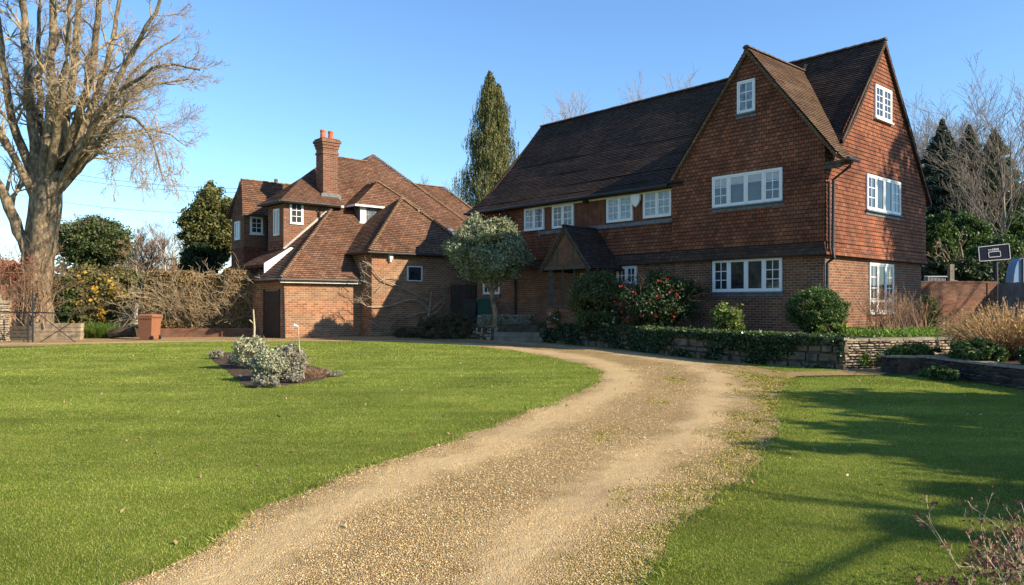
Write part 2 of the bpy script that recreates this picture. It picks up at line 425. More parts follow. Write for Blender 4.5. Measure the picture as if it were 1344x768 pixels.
M['paving'] = plain('paving_slab', (.20, .165, .12), .9, .1, .35, 3, .3)
M['bin_brown'] = plain('brown_bin_plastic', (.27, .115, .06), .5, .35, .1, 3)
M['bin_green'] = plain('green_bin_plastic', (.02, .09, .075), .45, .4, .15, 3)
M['bin_black'] = plain('black_bin_plastic', (.018, .018, .02), .45, .4, .15, 3)
M['navy'] = plain('navy_board', (.012, .014, .03), .85, .08, .1, 3)
M['tarp'] = plain('pale_blue_cover', (.15, .25, .38), .5, .4, .1, 2)
M['iron'] = plain('black_iron', (.02, .02, .022), .5, .5, .2, 6)
M['cane'] = plain('bamboo_cane', (.45, .38, .25), .8, .2, .25, 9)
M['soil'] = plain('bed_soil', (.085, .055, .042), 1., .05, .45, 12, .8)
M['bare_soil'] = plain('terrace_soil', (.075, .06, .042), 1., .05, .45, 6, .8)
def glass(name, a, b, scale=2.2):
    m = NT(name); f = m.noise(scale, detail=4)
    m.base(m.ramp(f, [(.35, a), (.65, b)]), .06, .8)
    m.bump(m.noise(1.6, detail=2), .12, .05); return m.m
M['glass'] = glass('window_glass', (.012, .014, .017), (.05, .055, .06))
M['glass_pale'] = glass('leaded_glass', (.03, .04, .05), (.20, .23, .26), 5)
# leaded panes: fine lattice of lead over pale glass
def leaded():
    m = NT('leaded_pane'); uv = m.n('TexCoord').outputs['UV']
    br = m.n('TexBrick'); m.l(uv, br.inputs['Vector']); br.offset = 0
    for k, v in (('Scale', 1), ('Brick Width', .11), ('Row Height', .12), ('Mortar Size', .006)): br.inputs[k].default_value = v
    br.inputs['Color1'].default_value = (.10, .12, .14, 1); br.inputs['Color2'].default_value = (.25, .28, .3, 1); br.inputs['Mortar'].default_value = (.05, .05, .055, 1)
    m.bump(m.noise(9, detail=2), .25, .03)
    return m.base(m.mix(.5, br.outputs['Color'], m.ramp(m.noise(3), [(.3, .4), (.7, 1.3)]), 'MULTIPLY'), .1, .8)
M['leaded'] = leaded()

# ---------------------------------------------------------------- ground
def ground_mat():
    m = NT('rough_ground'); f = m.noise(.5, detail=8, rough=.7)
    m.bump(m.noise(14, detail=5), .6, .05)
    return m.base(m.ramp(f, [(.3, (.045, .07, .018)), (.5, (.075, .10, .03)), (.7, (.12, .10, .055))]), 1., .05)
def lawn_mat():
    m = NT('lawn_turf'); f = m.noise(.55, detail=6, rough=.65)
    col = m.ramp(f, [(.3, (.12, .175, .018)), (.55, (.19, .25, .03)), (.75, (.30, .31, .065))])
    mp = m.n('Mapping'); m.l(m.pos(), mp.inputs[0]); mp.inputs['Scale'].default_value = (.28, 1.5, 1); mp.inputs['Rotation'].default_value = (0, 0, R(-9))
    f2 = m.noise(.8, mp.outputs[0], 3); col = m.mix(.42, col, m.ramp(f2, [(.35, .66), (.65, 1.3)]), 'MULTIPLY')
    f3 = m.noise(34, detail=6, rough=.8); col = m.mix(.6, col, m.ramp(f3, [(.3, .5), (.7, 1.45)]), 'MULTIPLY')
    m.bump(m.noise(70, detail=5, rough=.8), 1., .04)
    return m.base(col, .95, .08)
def gravel_mat():
    m = NT('drive_gravel')
    vo = m.n('TexVoronoi'); vo.inputs['Scale'].default_value = 85; m.l(m.pos(), vo.inputs['Vector'])
    sep = m.n('SeparateColor'); m.l(vo.outputs['Color'], sep.inputs[0])
    st = m.ramp(sep.outputs[0], [(0, (.27, .155, .055)), (.35, (.47, .30, .12)), (.7, (.60, .42, .19)), (1, (.70, .57, .34))])
    st = m.mix(.8, st, m.ramp(vo.outputs['Distance'], [(0, 1.15), (.75, .55)]), 'MULTIPLY')
    dirt = m.ramp(m.noise(26, detail=6, rough=.75), [(.25, (.40, .27, .12)), (.5, (.52, .365, .18)), (.75, (.64, .47, .25))])
    uv = m.n('TexCoord').outputs['UV']; sp = m.n('SeparateXYZ'); m.l(uv, sp.inputs[0])
    wob = m.math('MULTIPLY', m.math('SUBTRACT', m.noise(.7, detail=3), .5), .34)
    x = m.math('ADD', sp.outputs[0], wob)
    def band(c, w_):
        return m.math('SUBTRACT', 1., m.math('MINIMUM', m.math('DIVIDE', m.math('ABSOLUTE', m.math('SUBTRACT', x, c)), w_), 1.))
    tr = m.math('MAXIMUM', band(.16, .19), band(.70, .17))
    tr = m.math('ADD', tr, m.math('MULTIPLY', m.math('SUBTRACT', m.noise(2.6, detail=6, rough=.7), .5), 1.3))
    trf = m.ramp(tr, [(.15, 0), (.75, .88)])
    col = m.mix(trf, st, dirt)
    # worn darker soil in patches inside the tracks
    dk = m.math('MULTIPLY', band(.72, .12), m.ramp(m.noise(.45, detail=4), [(.5, 0), (.65, 1)]))
    col = m.mix(m.math('MULTIPLY', dk, .55), col, (.17, .105, .07))
    # moss along the middle and the right-hand edge
    ms = m.math('ADD', m.math('MAXIMUM', m.math('MULTIPLY', band(.92, .2), .8), m.math('MULTIPLY', band(.47, .10), .5)), m.math('MULTIPLY', m.math('SUBTRACT', m.noise(1.7, detail=8, rough=.75), .5), 2.4))
    ms = m.ramp(ms, [(.45, 0), (.85, .8)])
    col = m.mix(ms, col, m.ramp(m.noise(40, detail=4), [(.3, (.13, .13, .02)), (.7, (.33, .28, .05))]))
    col = m.mix(.35, col, m.ramp(m.noise(.9, detail=5), [(.3, .7), (.7, 1.25)]), 'MULTIPLY')
    h = m.math('MULTIPLY', vo.outputs['Distance'], m.math('MULTIPLY', m.math('SUBTRACT', trf, 1.15), 1.))
    h = m.math('ADD', h, m.math('MULTIPLY', m.noise(9, detail=5), .8))
    m.bump(h, .85, .03)
    return m.base(col, .95, .12)
M['ground'] = ground_mat(); M['lawn'] = lawn_mat(); M['gravel'] = gravel_mat()
g = MB(); g.face([(-2500, -600, 0), (2500, -600, 0), (2500, 4500, 0), (-2500, 4500, 0)])
tag(g.build('ground', M['ground']), kind='structure')

LE = [(180, 768), (265, 712), (345, 668), (430, 628), (500, 606), (560, 590), (640, 560), (700, 537), (760, 515), (780, 504), (787, 496), (784, 487), (760, 478), (720, 468), (670, 460), (600, 452.5), (500, 448.5), (400, 448), (300, 448.5), (200, 450), (100, 452), (20, 457)]
RE = [(850, 768), (868, 735), (900, 690), (945, 650), (985, 620), (1010, 590), (1023, 560), (1022, 535), (1028, 515), (1038, 500)]
LEG = [G(*p) for p in LE]; REG = [G(*p) for p in RE]
def densify(pts, step=.25, amp=.05, seed=0, fr=1.6):
    out = []
    for i in range(len(pts)-1):
        a, b = Vector(pts[i]), Vector(pts[i+1]); n = max(1, int((b-a).length/step))
        for j in range(n):
            p = a+(b-a)*j/n; d = (b-a).normalized(); nn = Vector((-d.y, d.x, 0))
            out.append(p+nn*amp*(mn.noise(p*fr+Vector((seed, 0, 0)))+.6*mn.noise(p*fr*3.7+Vector((seed, 5, 0)))))
    out.append(Vector(pts[-1])); return out
def smooth_pts(pts, it=2):
    for _ in range(it):
        q = [pts[0]]
        for a, b in zip(pts[:-1], pts[1:]): q += [a*.75+b*.25, a*.25+b*.75]
        pts = q+[pts[-1]]
    return pts
def flat(name, poly, z, mat, kind='structure', uv=None, drop=None):
    from mathutils.geometry import tessellate_polygon
    P = [Vector((p[0], p[1], z)) for p in poly]; tri = tessellate_polygon([P])
    V = [tuple(p) for p in P]; F = [tuple(t) for t in tri]
    F = [f if (P[f[1]]-P[f[0]]).cross(P[f[2]]-P[f[0]]).z > 0 else f[::-1] for f in F]
    n = len(P)
    if drop:
        V += [(p.x, p.y, z-drop) for p in P]
        F += [(i, (i+1) % n, (i+1) % n+n, i+n) for i in range(n)]
    o = raw_mesh(name, V, F, mat); tag(o, kind=kind); return o
# gravel drive: a strip from behind the camera round the bend and along to the entrance gate, then the forecourt
mid = [(Vector((-4.2, -6, 0)), Vector((-1.6, -6, 0))), (Vector((-3.2, 1, 0)), Vector((-.5, 1, 0)))]
pair = [(0, 0), (1, 1), (2, 2), (3, 3), (5, 4), (6, 5), (7, 6), (8, 7), (9, 8)]
L_ = [m_[0] for m_ in mid]+[LEG[a] for a, b in pair]; R_ = [m_[1] for m_ in mid]+[REG[b] for a, b in pair]
for a, b in (((1.9, 18.2), (6.3, 18.9)), ((1.5, 20.8), (5.4, 22.2)), ((.7, 23.8), (4.1, 26.1)), ((-.8, 26.8), (2.3, 29.6)), ((-3, 29.8), (-.6, 33.4)), ((-6, 31.6), (-4.6, 35.6)), ((-10, 32), (-9.8, 34.6)), ((-15, 30.2), (-15.5, 33.9)), ((-20, 28), (-21, 33)), ((-30, 27), (-31, 32))):
    L_.append(Vector((*a, 0))); R_.append(Vector((*b, 0)))
L_ = smooth_pts(L_); R_ = smooth_pts(R_)
dv, df, du = [], [], []; K = 12; acc = 0
for i, (a, b) in enumerate(zip(L_, R_)):
    if i: acc += ((a+b)/2-(L_[i-1]+R_[i-1])/2).length
    for j in range(K+1):
        u = -.25+1.5*j/K; p = a+(b-a)*u; dv.append((p.x, p.y, .004)); du.append((u, acc))
for i in range(len(L_)-1):
    for j in range(K): q = i*(K+1)+j; df.append((q, q+1, q+K+2, q+K+1))
def loop_uv(F, per): return [per[i] for f in F for i in f]
def face_up(V, F): return [f if (Vector(V[f[1]])-Vector(V[f[0]])).cross(Vector(V[f[2]])-Vector(V[f[1]])).z > 0 else f[::-1] for f in F]
df = face_up(dv, df)
tag(raw_mesh('gravel_drive', dv, df, M['gravel'], uv=loop_uv(df, du)), kind='structure')
fc = [(-26, 31.2), (-16, 31.6), (-9.9, 32.4), (-5, 32.6), (-1.6, 33.0), (-3, 37.5), (-7, 40), (-12, 38), (-15, 35.2), (-26, 34.6)]
flat('forecourt', fc, .0085, M['gravel'])
LAWNZ = .010
lawn_l = densify([Vector((-4.4, -6, 0)), Vector((-3.3, 1, 0))]+LEG, .10, .12, 3, 1.3)+[Vector((-24, 24, 0)), Vector((-40, 24, 0)), Vector((-40, -6, 0))]
flat('lawn', lawn_l, LAWNZ, M['lawn'], drop=.04)
PLANT = [G(1168, 490), G(1215, 492), G(1262, 498), G(1344, 513)]
lr = densify([Vector((-1.3, -6, 0)), Vector((-.3, 1, 0))]+REG, .10, .13, 9, 1.3)
lawn_r = lr+[G(1045, 494), G(1100, 493), G(1150, 493), G(1170, 495.5)]+[p+Vector((.1, .1, 0)) for p in PLANT[1:]]+[Vector((10.2, 11, 0)), Vector((40, 8, 0)), Vector((40, -6, 0))]
flat('lawn', lawn_r, LAWNZ, M['lawn'], drop=.04)
verge = densify([G(1005, 484.5), G(1040, 489), G(1092, 487.5)], .12, .03, 4)+[G(1108, 486), G(1060, 482), G(1000, 478.5), G(975, 477.5)]
flat('grass_verge', verge, LAWNZ, M['lawn'], drop=.04)
flat('garden_path', [G(1020, 497), G(1035, 489), G(1092, 488), G(1112, 486), G(1240, 478), (13, 19), (12, 17.5), G(1176, 487), G(1150, 494), G(1100, 495)], .010, M['gravel'])
# raised terrace in front of the main house
TER = [(7.75, 18.2), (6.35, 19.9), (4.9, 22.9), (3.75, 26.4), (2.0, 29.9), (1.25, 31.1), (-.6, 31.9), (-2.9, 34.4), (-3.6, 36.9), (-2.5, 39), (0, 46), (60, 60), (60, 20), (15, 19.6), (10.7, 19.0), (8.1, 18.3)]
tv = [(x, y, .70) for x, y in TER]; n = len(TER)
flat('terrace', TER, .70, M['bare_soil'], drop=.72)

# ---------------------------------------------------------------- grass blades (uncountable)
def inside(poly, X, Y):
    c = np.zeros(len(X), bool); n = len(poly); j = n-1
    for i in range(n):
        xi, yi = poly[i][0], poly[i][1]; xj, yj = poly[j][0], poly[j][1]
        with np.errstate(divide='ignore', invalid='ignore'):
            c ^= ((yi > Y) != (yj > Y)) & (X < (xj-xi)*(Y-yi)/(yj-yi+1e-12)+xi)
        j = i
    return c
def scatter(rng, poly, y0, y1, dens, frust=.76):
    n = int(dens*(y1-y0)*frust*(y0+y1)); Y = rng.uniform(y0, y1, n*2)
    X = rng.uniform(-1, 1, n*2)*frust*y1; k = (np.abs(X) < frust*Y+.3); X, Y = X[k], Y[k]
    k = inside(poly, X, Y); return X[k], Y[k]
def blades(name, polys, bands, mat, z, seed):
    rng = np.random.default_rng(seed); Vs = []
    for poly in polys:
        for y0, y1, dens, h, wd in bands:
            X, Y = scatter(rng, poly, y0, y1, dens); n = len(X)
            if not n: continue
            th = rng.uniform(0, 2*np.pi, n); lean = rng.uniform(0, .9, n)*h; hh = h*rng.uniform(.5, 1.25, n)
            ph = rng.uniform(0, 2*np.pi, n)
            B = np.stack([X, Y, np.full(n, z)], 1); d = np.stack([np.cos(th), np.sin(th), np.zeros(n)], 1)*wd/2
            tip = B+np.stack([np.cos(ph)*lean, np.sin(ph)*lean, hh], 1)
            Vs.append(np.stack([B-d, B+d, tip], 1).reshape(-1, 3))
    V = np.concatenate(Vs); o = raw_mesh(name, V, np.arange(len(V)).reshape(-1, 3), mat); tag(o, kind='stuff'); return o
def grass_mat():
    m = NT('grass_blade'); rnd = m.n('NewGeometry').outputs['Random Per Island']
    col = m.ramp(rnd, [(0, (.08, .125, .015)), (.45, (.195, .25, .03)), (.8, (.33, .355, .06)), (1, (.58, .50, .22))])
    f = m.noise(.55, detail=6, rough=.65); col = m.mix(.75, col, m.ramp(f, [(.32, .68), (.7, 1.35)]), 'MULTIPLY')
    f4 = m.noise(2.4, detail=6, rough=.7); col = m.mix(m.ramp(f4, [(.5, 0), (.68, .6)]), col, (.33, .30, .08)); f5 = m.noise(5, detail=5, rough=.7); col = m.mix(m.ramp(f5, [(.55, 0), (.7, .5)]), col, (.06, .11, .012))
    mp = m.n('Mapping'); m.l(m.pos(), mp.inputs[0]); mp.inputs['Scale'].default_value = (.28, 1.5, 1); mp.inputs['Rotation'].default_value = (0, 0, R(-9))
    f2 = m.noise(.8, mp.outputs[0], 3); col = m.mix(.42, col, m.ramp(f2, [(.35, .66), (.65, 1.3)]), 'MULTIPLY')
    m.base(col, .6, .2)
    tr = m.n('BsdfTranslucent'); m.l(col, tr.inputs['Color']); mx = m.n('MixShader'); mx.inputs[0].default_value = .3
    m.l(m.b.outputs[0], mx.inputs[1]); m.l(tr.outputs[0], mx.inputs[2]); m.l(mx.outputs[0], m.out.inputs['Surface']); return m.m
M['grass'] = grass_mat()
LB = [(3.4, 6, 11000, .0165, .0042), (6, 9, 6200, .0165, .0055), (9, 14, 2500, .017, .0085), (14, 21, 800, .019, .015), (21, 33, 260, .022, .028)]
BED = [G(275, 470), G(325, 509), G(335, 510), G(392, 505), G(446, 494), G(440, 489), G(395, 478), G(340, 466), G(290, 463)]
o_ = blades('grass', [lawn_l, lawn_r, verge], LB, M['grass'], LAWNZ-.004, 5)
# taller tufts where the mower does not reach, along both drive edges
def tufts():
    rng = np.random.default_rng(8); Vs = []
    for line, side in ((densify([*LEG[:13]], .06, .12, 3, 1.3), -1), (densify(REG, .06, .13, 9, 1.3), 1)):
        for p in line:
            k = int(rng.integers(4, 44)*(1 if mn.noise(p*1.3) > -.1 else .3))
            for _ in range(k):
                b = np.array([p.x+rng.normal()*.06, p.y+rng.normal()*.06, .003]); a = rng.uniform(0, 6.28); h = rng.uniform(.015, .05); l = rng.uniform(.01, .07)
                d = np.array([math.cos(a), math.sin(a), 0])*.004; e = rng.uniform(0, 6.28)
                Vs.append([b-d*1.3, b+d*1.3, b+np.array([math.cos(e)*l, math.sin(e)*l, h])])
    V = np.array(Vs).reshape(-1, 3); tag(raw_mesh('edge_grass', V, np.arange(len(V)).reshape(-1, 3), M['grass']), kind='stuff')
tufts()
# loose gravel stones near the camera and along the outside of the bend
def stones():
    rng = np.random.default_rng(4)
    drive_poly = [(p.x, p.y) for p in L_]+[(p.x, p.y) for p in R_[::-1]]
    ll = [(p[0], p[1]) for p in lawn_l]; rr_ = [(p[0], p[1]) for p in lawn_r]
    Ps, Ss = [], []
    def side(X, Y):    # 0..1 across the drive, from the two edge curves
        ly = np.array([p.y for p in L_[:60]]); lx = np.array([p.x for p in L_[:60]]); ry = np.array([p.y for p in R_[:60]]); rx = np.array([p.x for p in R_[:60]])
        a = np.interp(Y, ly, lx); b = np.interp(Y, ry, rx); return (X-a)/(b-a)
    for y0, y1, dens, sz in ((3.4, 6, 4600, .0052), (6, 9, 2100, .0064), (9, 14, 650, .008), (14, 19, 200, .011)):
        n = int(dens*(y1-y0)*9); X = rng.uniform(-3, 6.5, n); Y = rng.uniform(y0, y1, n)
        k = inside(drive_poly, X, Y) & ~inside(ll, X, Y) & ~inside(rr_, X, Y); X, Y = X[k], Y[k]
        u = side(X, Y); tr = np.maximum(1-np.abs(u-.16)/.17, 1-np.abs(u-.70)/.15)
        nz = np.array([mn.noise(Vector((x*.8, y*.8, 0))) for x, y in zip(X, Y)])
        keep = rng.random(len(X)) > np.clip((tr+nz*.8)*1.0+rng.normal(size=len(X))*.12, .1, .93)
        X, Y = X[keep], Y[keep]; Ps.append(np.stack([X, Y, np.full(len(X), .006)], 1)); Ss.append(sz*rng.uniform(.55, 1.5, len(X)))
    P = np.concatenate(Ps); S = np.concatenate(Ss); n = len(P)
    base = np.array([[1, 0, 0], [0, 1, 0], [-1, 0, 0], [0, -1, 0], [0, 0, .75], [0, 0, -.5]], float)
    th = rng.uniform(0, 6.28, n); c, s_ = np.cos(th), np.sin(th)
    B = base[None]*(1+rng.uniform(-.35, .35, (n, 6, 1)))*np.stack([np.ones(n)*1.1, rng.uniform(.55, 1, n), rng.uniform(.5, .9, n)], 1)[:, None]
    V = np.stack([B[..., 0]*c[:, None]-B[..., 1]*s_[:, None], B[..., 0]*s_[:, None]+B[..., 1]*c[:, None], B[..., 2]], -1)*S[:, None, None]+P[:, None]
    f = np.array([[0, 1, 4], [1, 2, 4], [2, 3, 4], [3, 0, 4], [1, 0, 5], [2, 1, 5], [3, 2, 5], [0, 3, 5]])
    F = (f[None]+np.arange(n)[:, None, None]*6).reshape(-1, 3)
    m = NT('gravel_stone'); rnd = m.n('NewGeometry').outputs['Random Per Island']
    m.base(m.ramp(rnd, [(0, (.36, .21, .08)), (.35, (.54, .36, .15)), (.7, (.66, .48, .23)), (1, (.76, .64, .42))]), .8, .25)
    tag(raw_mesh('loose_gravel', V.reshape(-1, 3), F, m.m), kind='stuff')
stones()

def litter():
    rng = np.random.default_rng(14); P = []
    for poly, n in ((lawn_l, 260), (lawn_r, 120)):
        X = rng.uniform(-12, 9, n*6); Y = rng.uniform(3.6, 26, n*6); k = inside(poly, X, Y); P.append(np.column_stack([X[k], Y[k], np.full(k.sum(), LAWNZ+.016)])[:n])
    X = rng.uniform(-3, 6, 150); Y = rng.uniform(3.6, 20, 150); P.append(np.column_stack([X, Y, np.full(150, .02)]))
    P = np.concatenate(P); rr_ = rng.random(len(P)) < .6
    tag(leaves('fallen_leaves', P[rr_], .03, leaf_mat('dead_leaf', [(.16, .09, .04), (.33, .22, .11), (.5, .4, .25)], .8, .1), None, seed=4), kind='stuff')
litter()
def moss():
    rng = np.random.default_rng(31); X = rng.uniform(-1, 6.2, 260000); Y = rng.uniform(3.6, 17.5, 260000)
    ry = np.array([p.y for p in R_[:60]]); rx = np.array([p.x for p in R_[:60]]); ly = np.array([p.y for p in L_[:60]]); lx = np.array([p.x for p in L_[:60]])
    a = np.interp(Y, ly, lx); b_ = np.interp(Y, ry, rx); u = (X-a)/(b_-a)
    nz = np.array([mn.noise(Vector((x*1.3, y*.7, 3)))+.6*mn.noise(Vector((x*5, y*3.2, 9))) for x, y in zip(X, Y)])
    wgt = np.clip((u-.70)/.25, 0, 1)+.22*np.exp(-((u-.46)/.07)**2)
    k = (u < 1.15) & (nz+rng.normal(size=len(X))*.22 > .62-.55*wgt) & (wgt > .1); X, Y = X[k], Y[k]; n = len(X)
    th = rng.uniform(0, 6.28, n); d = np.stack([np.cos(th), np.sin(th), np.zeros(n)], 1)*(.0025+.0005*Y[:, None]); B = np.stack([X, Y, np.full(n, .005)], 1)
    tip = B+np.stack([rng.normal(size=n)*.008, rng.normal(size=n)*.008, rng.uniform(.008, .02, n)], 1)
    V = np.stack([B-d, B+d, tip], 1).reshape(-1, 3)
    m = NT('moss'); m.base(m.ramp(m.n('NewGeometry').outputs['Random Per Island'], [(0, (.12, .13, .02)), (.6, (.28, .26, .04)), (1, (.45, .38, .07))]), .9, .05)
    tag(raw_mesh('moss', V, np.arange(len(V)).reshape(-1, 3), m.m), kind='stuff')
moss()
# ================================================================ MAIN HOUSE
def WW(l): return [W(*p) for p in l]
def roof_plane(mb, l, th=.09, pitch=.11, lift=.02, seed=0):
    pts = [Vector(W(*p)) for p in l]; n = Vector((0, 0, 0))
    for i in range(len(pts)): n += pts[i].cross(pts[(i+1) % len(pts)])
    if n.z < 0: pts = pts[::-1]; n = -n
    n.normalize()
    courses(mb, pts, pitch, lift, seed=seed, sag=.05); mb.slab([p-n*.045 for p in pts], th)
H = empty('house', W(0, 0, .7), 'long three storey tile hung brick house with two steep gables beside the drive', 'house')
ms = 17.45
b = MB()
b.bst(.12, 5.66, .12, 8.12, .55, 3.2); b.bst(5.66, ms, .40, 8.12, .55, 3.2)
b.build('wall', M['brick_house'], H)
# tile hanging
b = MB()
SK = 3.5
def upright(l, kind, k, seed=0, flip=False):
    pts = [Vector(W(a, k, z)) if kind == 'f' else Vector(W(k, a, z)) for a, z in l]
    n = Vector((0, 0, 0))
    for i in range(len(pts)): n += pts[i].cross(pts[(i+1) % len(pts)])
    out = -D2 if kind == 'f' else -D1
    if n.dot(out) < 0: pts = pts[::-1]
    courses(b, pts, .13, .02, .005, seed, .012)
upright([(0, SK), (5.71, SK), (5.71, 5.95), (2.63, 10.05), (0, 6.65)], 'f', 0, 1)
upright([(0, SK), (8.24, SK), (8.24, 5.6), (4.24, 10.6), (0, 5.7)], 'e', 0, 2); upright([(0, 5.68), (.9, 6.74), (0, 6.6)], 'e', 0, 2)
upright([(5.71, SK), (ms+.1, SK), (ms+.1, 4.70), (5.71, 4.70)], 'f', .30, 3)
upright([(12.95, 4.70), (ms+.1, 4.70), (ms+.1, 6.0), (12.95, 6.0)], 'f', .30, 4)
upright([(0, SK), (.30, SK), (.30, 6.2), (0, 6.2)], 'e', 5.71, 5) if False else None
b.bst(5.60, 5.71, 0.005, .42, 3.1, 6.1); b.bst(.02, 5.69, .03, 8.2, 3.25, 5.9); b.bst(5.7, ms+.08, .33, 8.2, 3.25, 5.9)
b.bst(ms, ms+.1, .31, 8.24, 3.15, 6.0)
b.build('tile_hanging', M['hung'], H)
b = MB()     # kicked out weathered bottom courses
def skirt(kind, k, a0, a1, za, zb, kick):
    rows = 3; 
    for i in range(rows):
        z0 = za+(zb-za)*i/rows; z1 = za+(zb-za)*(i+1)/rows
        o0 = kick*(1-i/rows)**1.5+.016; o1 = kick*(1-(i+1)/rows)**1.5
        P = (lambda a, o, z: W(a, k-o, z)) if kind == 'f' else (lambda a, o, z: W(k-o, a, z))
        b.face([P(a0, o0, z0), P(a1, o0, z0), P(a1, o1, z1), P(a0, o1, z1)]); b.face([P(a0, o1 if i else 0, z0), P(a1, 0, z0), P(a1, o0, z0), P(a0, o0, z0)])
skirt('f', 0, -.07, 5.78, 3.10, SK, .07); skirt('f', .30, 5.72, ms+.1, 3.10, SK, .07)
b.bst(-.05, 5.75, -.05, .1, 3.08, 3.105); b.bst(-.05, .1, .1, 8.24, 3.08, 3.105); b.bst(5.75, ms+.1, .25, .4, 3.08, 3.105)
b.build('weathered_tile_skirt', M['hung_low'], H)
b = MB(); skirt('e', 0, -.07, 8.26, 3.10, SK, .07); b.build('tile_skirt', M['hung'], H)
# ribbed boarding between the first floor windows, lead band under it, cream fascia over it
b = MB(); b.bst(5.72, 12.95, .29, .34, 4.72, 5.78)
for i in range(102): s_ = 5.78+i*.07; b.bst(s_, s_+.035, .262, .29, 4.72, 5.78)
b.build('ribbed_panel', plain('ribbed_panel_brown', (.20, .085, .05), .85, .1, .3, 4), H)
b = MB(); b.bst(5.72, 12.95, .235, .33, 4.60, 4.74); b.bst(12.9, 12.98, .22, .33, 4.5, 5.8); b.build('lead_band', M['lead'], H)
b = MB(); b.bst(5.65, 12.98, .16, .30, 5.76, 5.90); b.build('fascia', M['cream'], H)
# roof
rd = MB()
E = 17.75
prof = [(-.1, 5.95, 17.75), (.3, 6.24, 17.64), (.9, 6.74, 17.5), (1.6, 7.44, 17.38), (2.3, 8.24, 17.26), (4.24, 10.69, 16.95)]
for i, ((ta, za, ea), (tb, zb, eb)) in enumerate(zip(prof[:-1], prof[1:])):
    s0 = 5.2 if i < 2 else -.12; roof_plane(rd, [(s0, ta, za), (ea, ta, za), (eb, tb, zb), (s0, tb, zb)], seed=40+i)
roof_plane(rd, [(-.12, 8.55, 5.45), (E, 8.55, 5.45), (16.95, 4.24, 10.69), (-.12, 4.24, 10.69)], pitch=.4)
roof_plane(rd, [(E, -.1, 5.95), (E, 8.55, 5.5), (16.95, 4.24, 10.69), (17.5, .9, 6.75)], pitch=.2)
rob = rd.build('roof', M['roof_dark'], H)
rd = MB()
roof_plane(rd, [(2.63, -.13, 10.13), (-.47, -.13, 6.12), (0, .88, 6.73), (2.63, 3.76, 10.13)], seed=3)
roof_plane(rd, [(-.47, -.13, 6.12), (-.72, -.13, 5.97), (-.72, .48, 5.97), (0, .88, 6.73)], seed=4)
roof_plane(rd, [(2.63, -.13, 10.13), (5.72, -.13, 6.13), (5.243, .9, 6.75), (2.63, 3.76, 10.13)], seed=5)
rd.build('gable_roof', M['lichen_roof'], H)
for a, c in ((W(-.14, 4.24, 10.70), W(16.95, 4.24, 10.70)), (W(2.63, -.15, 10.14), W(2.63, 3.85, 10.14))): b = MB(); ridge(b, a, c); b.build('ridge_tiles', M['hip_dark'], rob)
b = MB(); b.bar(W(2.63, 3.8, 10.16), W(2.63, 4.0, 10.28), .16, .12); b.bar(W(2.63, 3.95, 10.1), W(2.63, 4.0, 10.42), .1); b.build('ridge_finial', M['hip'], rob)
b = MB()   # verge undercloak and mortar lines
b.bar(W(2.63, -.10, 10.05), W(-.45, -.10, 6.02), .04, .06); b.bar(W(2.63, -.10, 10.05), W(5.70, -.10, 6.03), .04, .06)
b.bar(W(-.10, 4.24, 10.60), W(-.10, .95, 6.72), .04, .06); b.bar(W(-.10, 4.24, 10.60), W(-.10, 8.5, 5.42), .04, .06)
b.build('verge', plain('verge_mortar', (.10, .065, .045), .9, .1, .4, 6), H)
# soffits and corner brackets
b = MB(); b.bst(-.62, -.02, -.08, .46, 5.86, 5.93); b.bst(-.5, -.02, -.05, .02, 5.72, 5.86); b.build('soffit', M['oak'], H)
b = MB(); b.bst(5.8, E-.05, -.02, .34, 5.82, 5.87); b.build('eaves_soffit', M['oak_dark'], H)
def gutter(name, pts, parent, r=.06):
    g_ = MB(); g_.tube(pts, r, 8); return g_.build(name, M['black'], parent, True)
gutter('gutter', [W(5.8, -.16, 5.90), W(E, -.16, 5.90)], H)
gutter('gutter', [W(-.79, -.2, 5.93), W(-.79, .5, 5.93)], H)
def pipe(pts, parent, r=.042): g_ = MB(); g_.tube(pts, r, 8); return g_.build('downpipe', M['black'], parent, True)
pipe([W(-.79, .05, 5.88), W(-.72, .06, 5.72), W(-.16, .22, 5.42), W(-.13, .22, 3.3), W(-.17, .22, 3.0), W(.04, .22, 2.85), W(.05, .22, .72)], H, .05)
pipe([W(-.1, .06, 5.35), W(-.1, .07, 3.3), W(.06, .07, 3.0), W(.06, .07, .72)], H, .03)
s_, z_ = hit_t(677.5, 360, .4); pipe([W(s_+.3, -.14, 5.86), W(s_+.1, .16, 5.5), W(s_, .2, 3.1), W(s_, .33, 2.95), W(s_, .34, .72)], H, .045)
b = MB(); b.bst(-.02, .05, .14, .30, 3.55, 3.75); 
# windows
def win_f(px0, px1, yt, yb, t, lights, **k):
    s1, zt = hit_t(px0, yt, t); _, zb = hit_t(px0, yb, t); s0, _ = hit_t(px1, yt, t)
    return window(H, 'f', t, s0, s1, zb, zt, lights[::-1], **k)
def win_e(par, px0, px1, yt, yb, s, lights, **k):
    t0, zt = hit_s(px0, yt, s); _, zb = hit_s(px0, yb, s); t1, _ = hit_s(px1, yt, s)
    return window(par, 'e', s, t0, t1, zb, zt, lights, **k)
L4 = [(1, 2, 1, [.36]), (1.12, 1, 1), (1.12, 1, 1), (1, 2, 1, [.36])]
def four(grid): return [(1, 2, 3), (1.12, 1, 1), (1.12, 1, 1), (1, 2, 3)]
win_f(936, 1027, 341.5, 383.5, .12, four(0), out=.05)
win_f(936, 1027.5, 233, 273.4, 0, four(0), out=.07, curtain=True)
win_f(968.4, 991.7, 108.4, 150.7, 0, [(1, 2, 3)], out=.06, pane_mat=M['glass_pale'])
win_e(H, 1136, 1180, 228, 275, 0, [(1, 2, 3), (1, 1, 1), (1, 1, 1), (1, 2, 3)], out=.07)
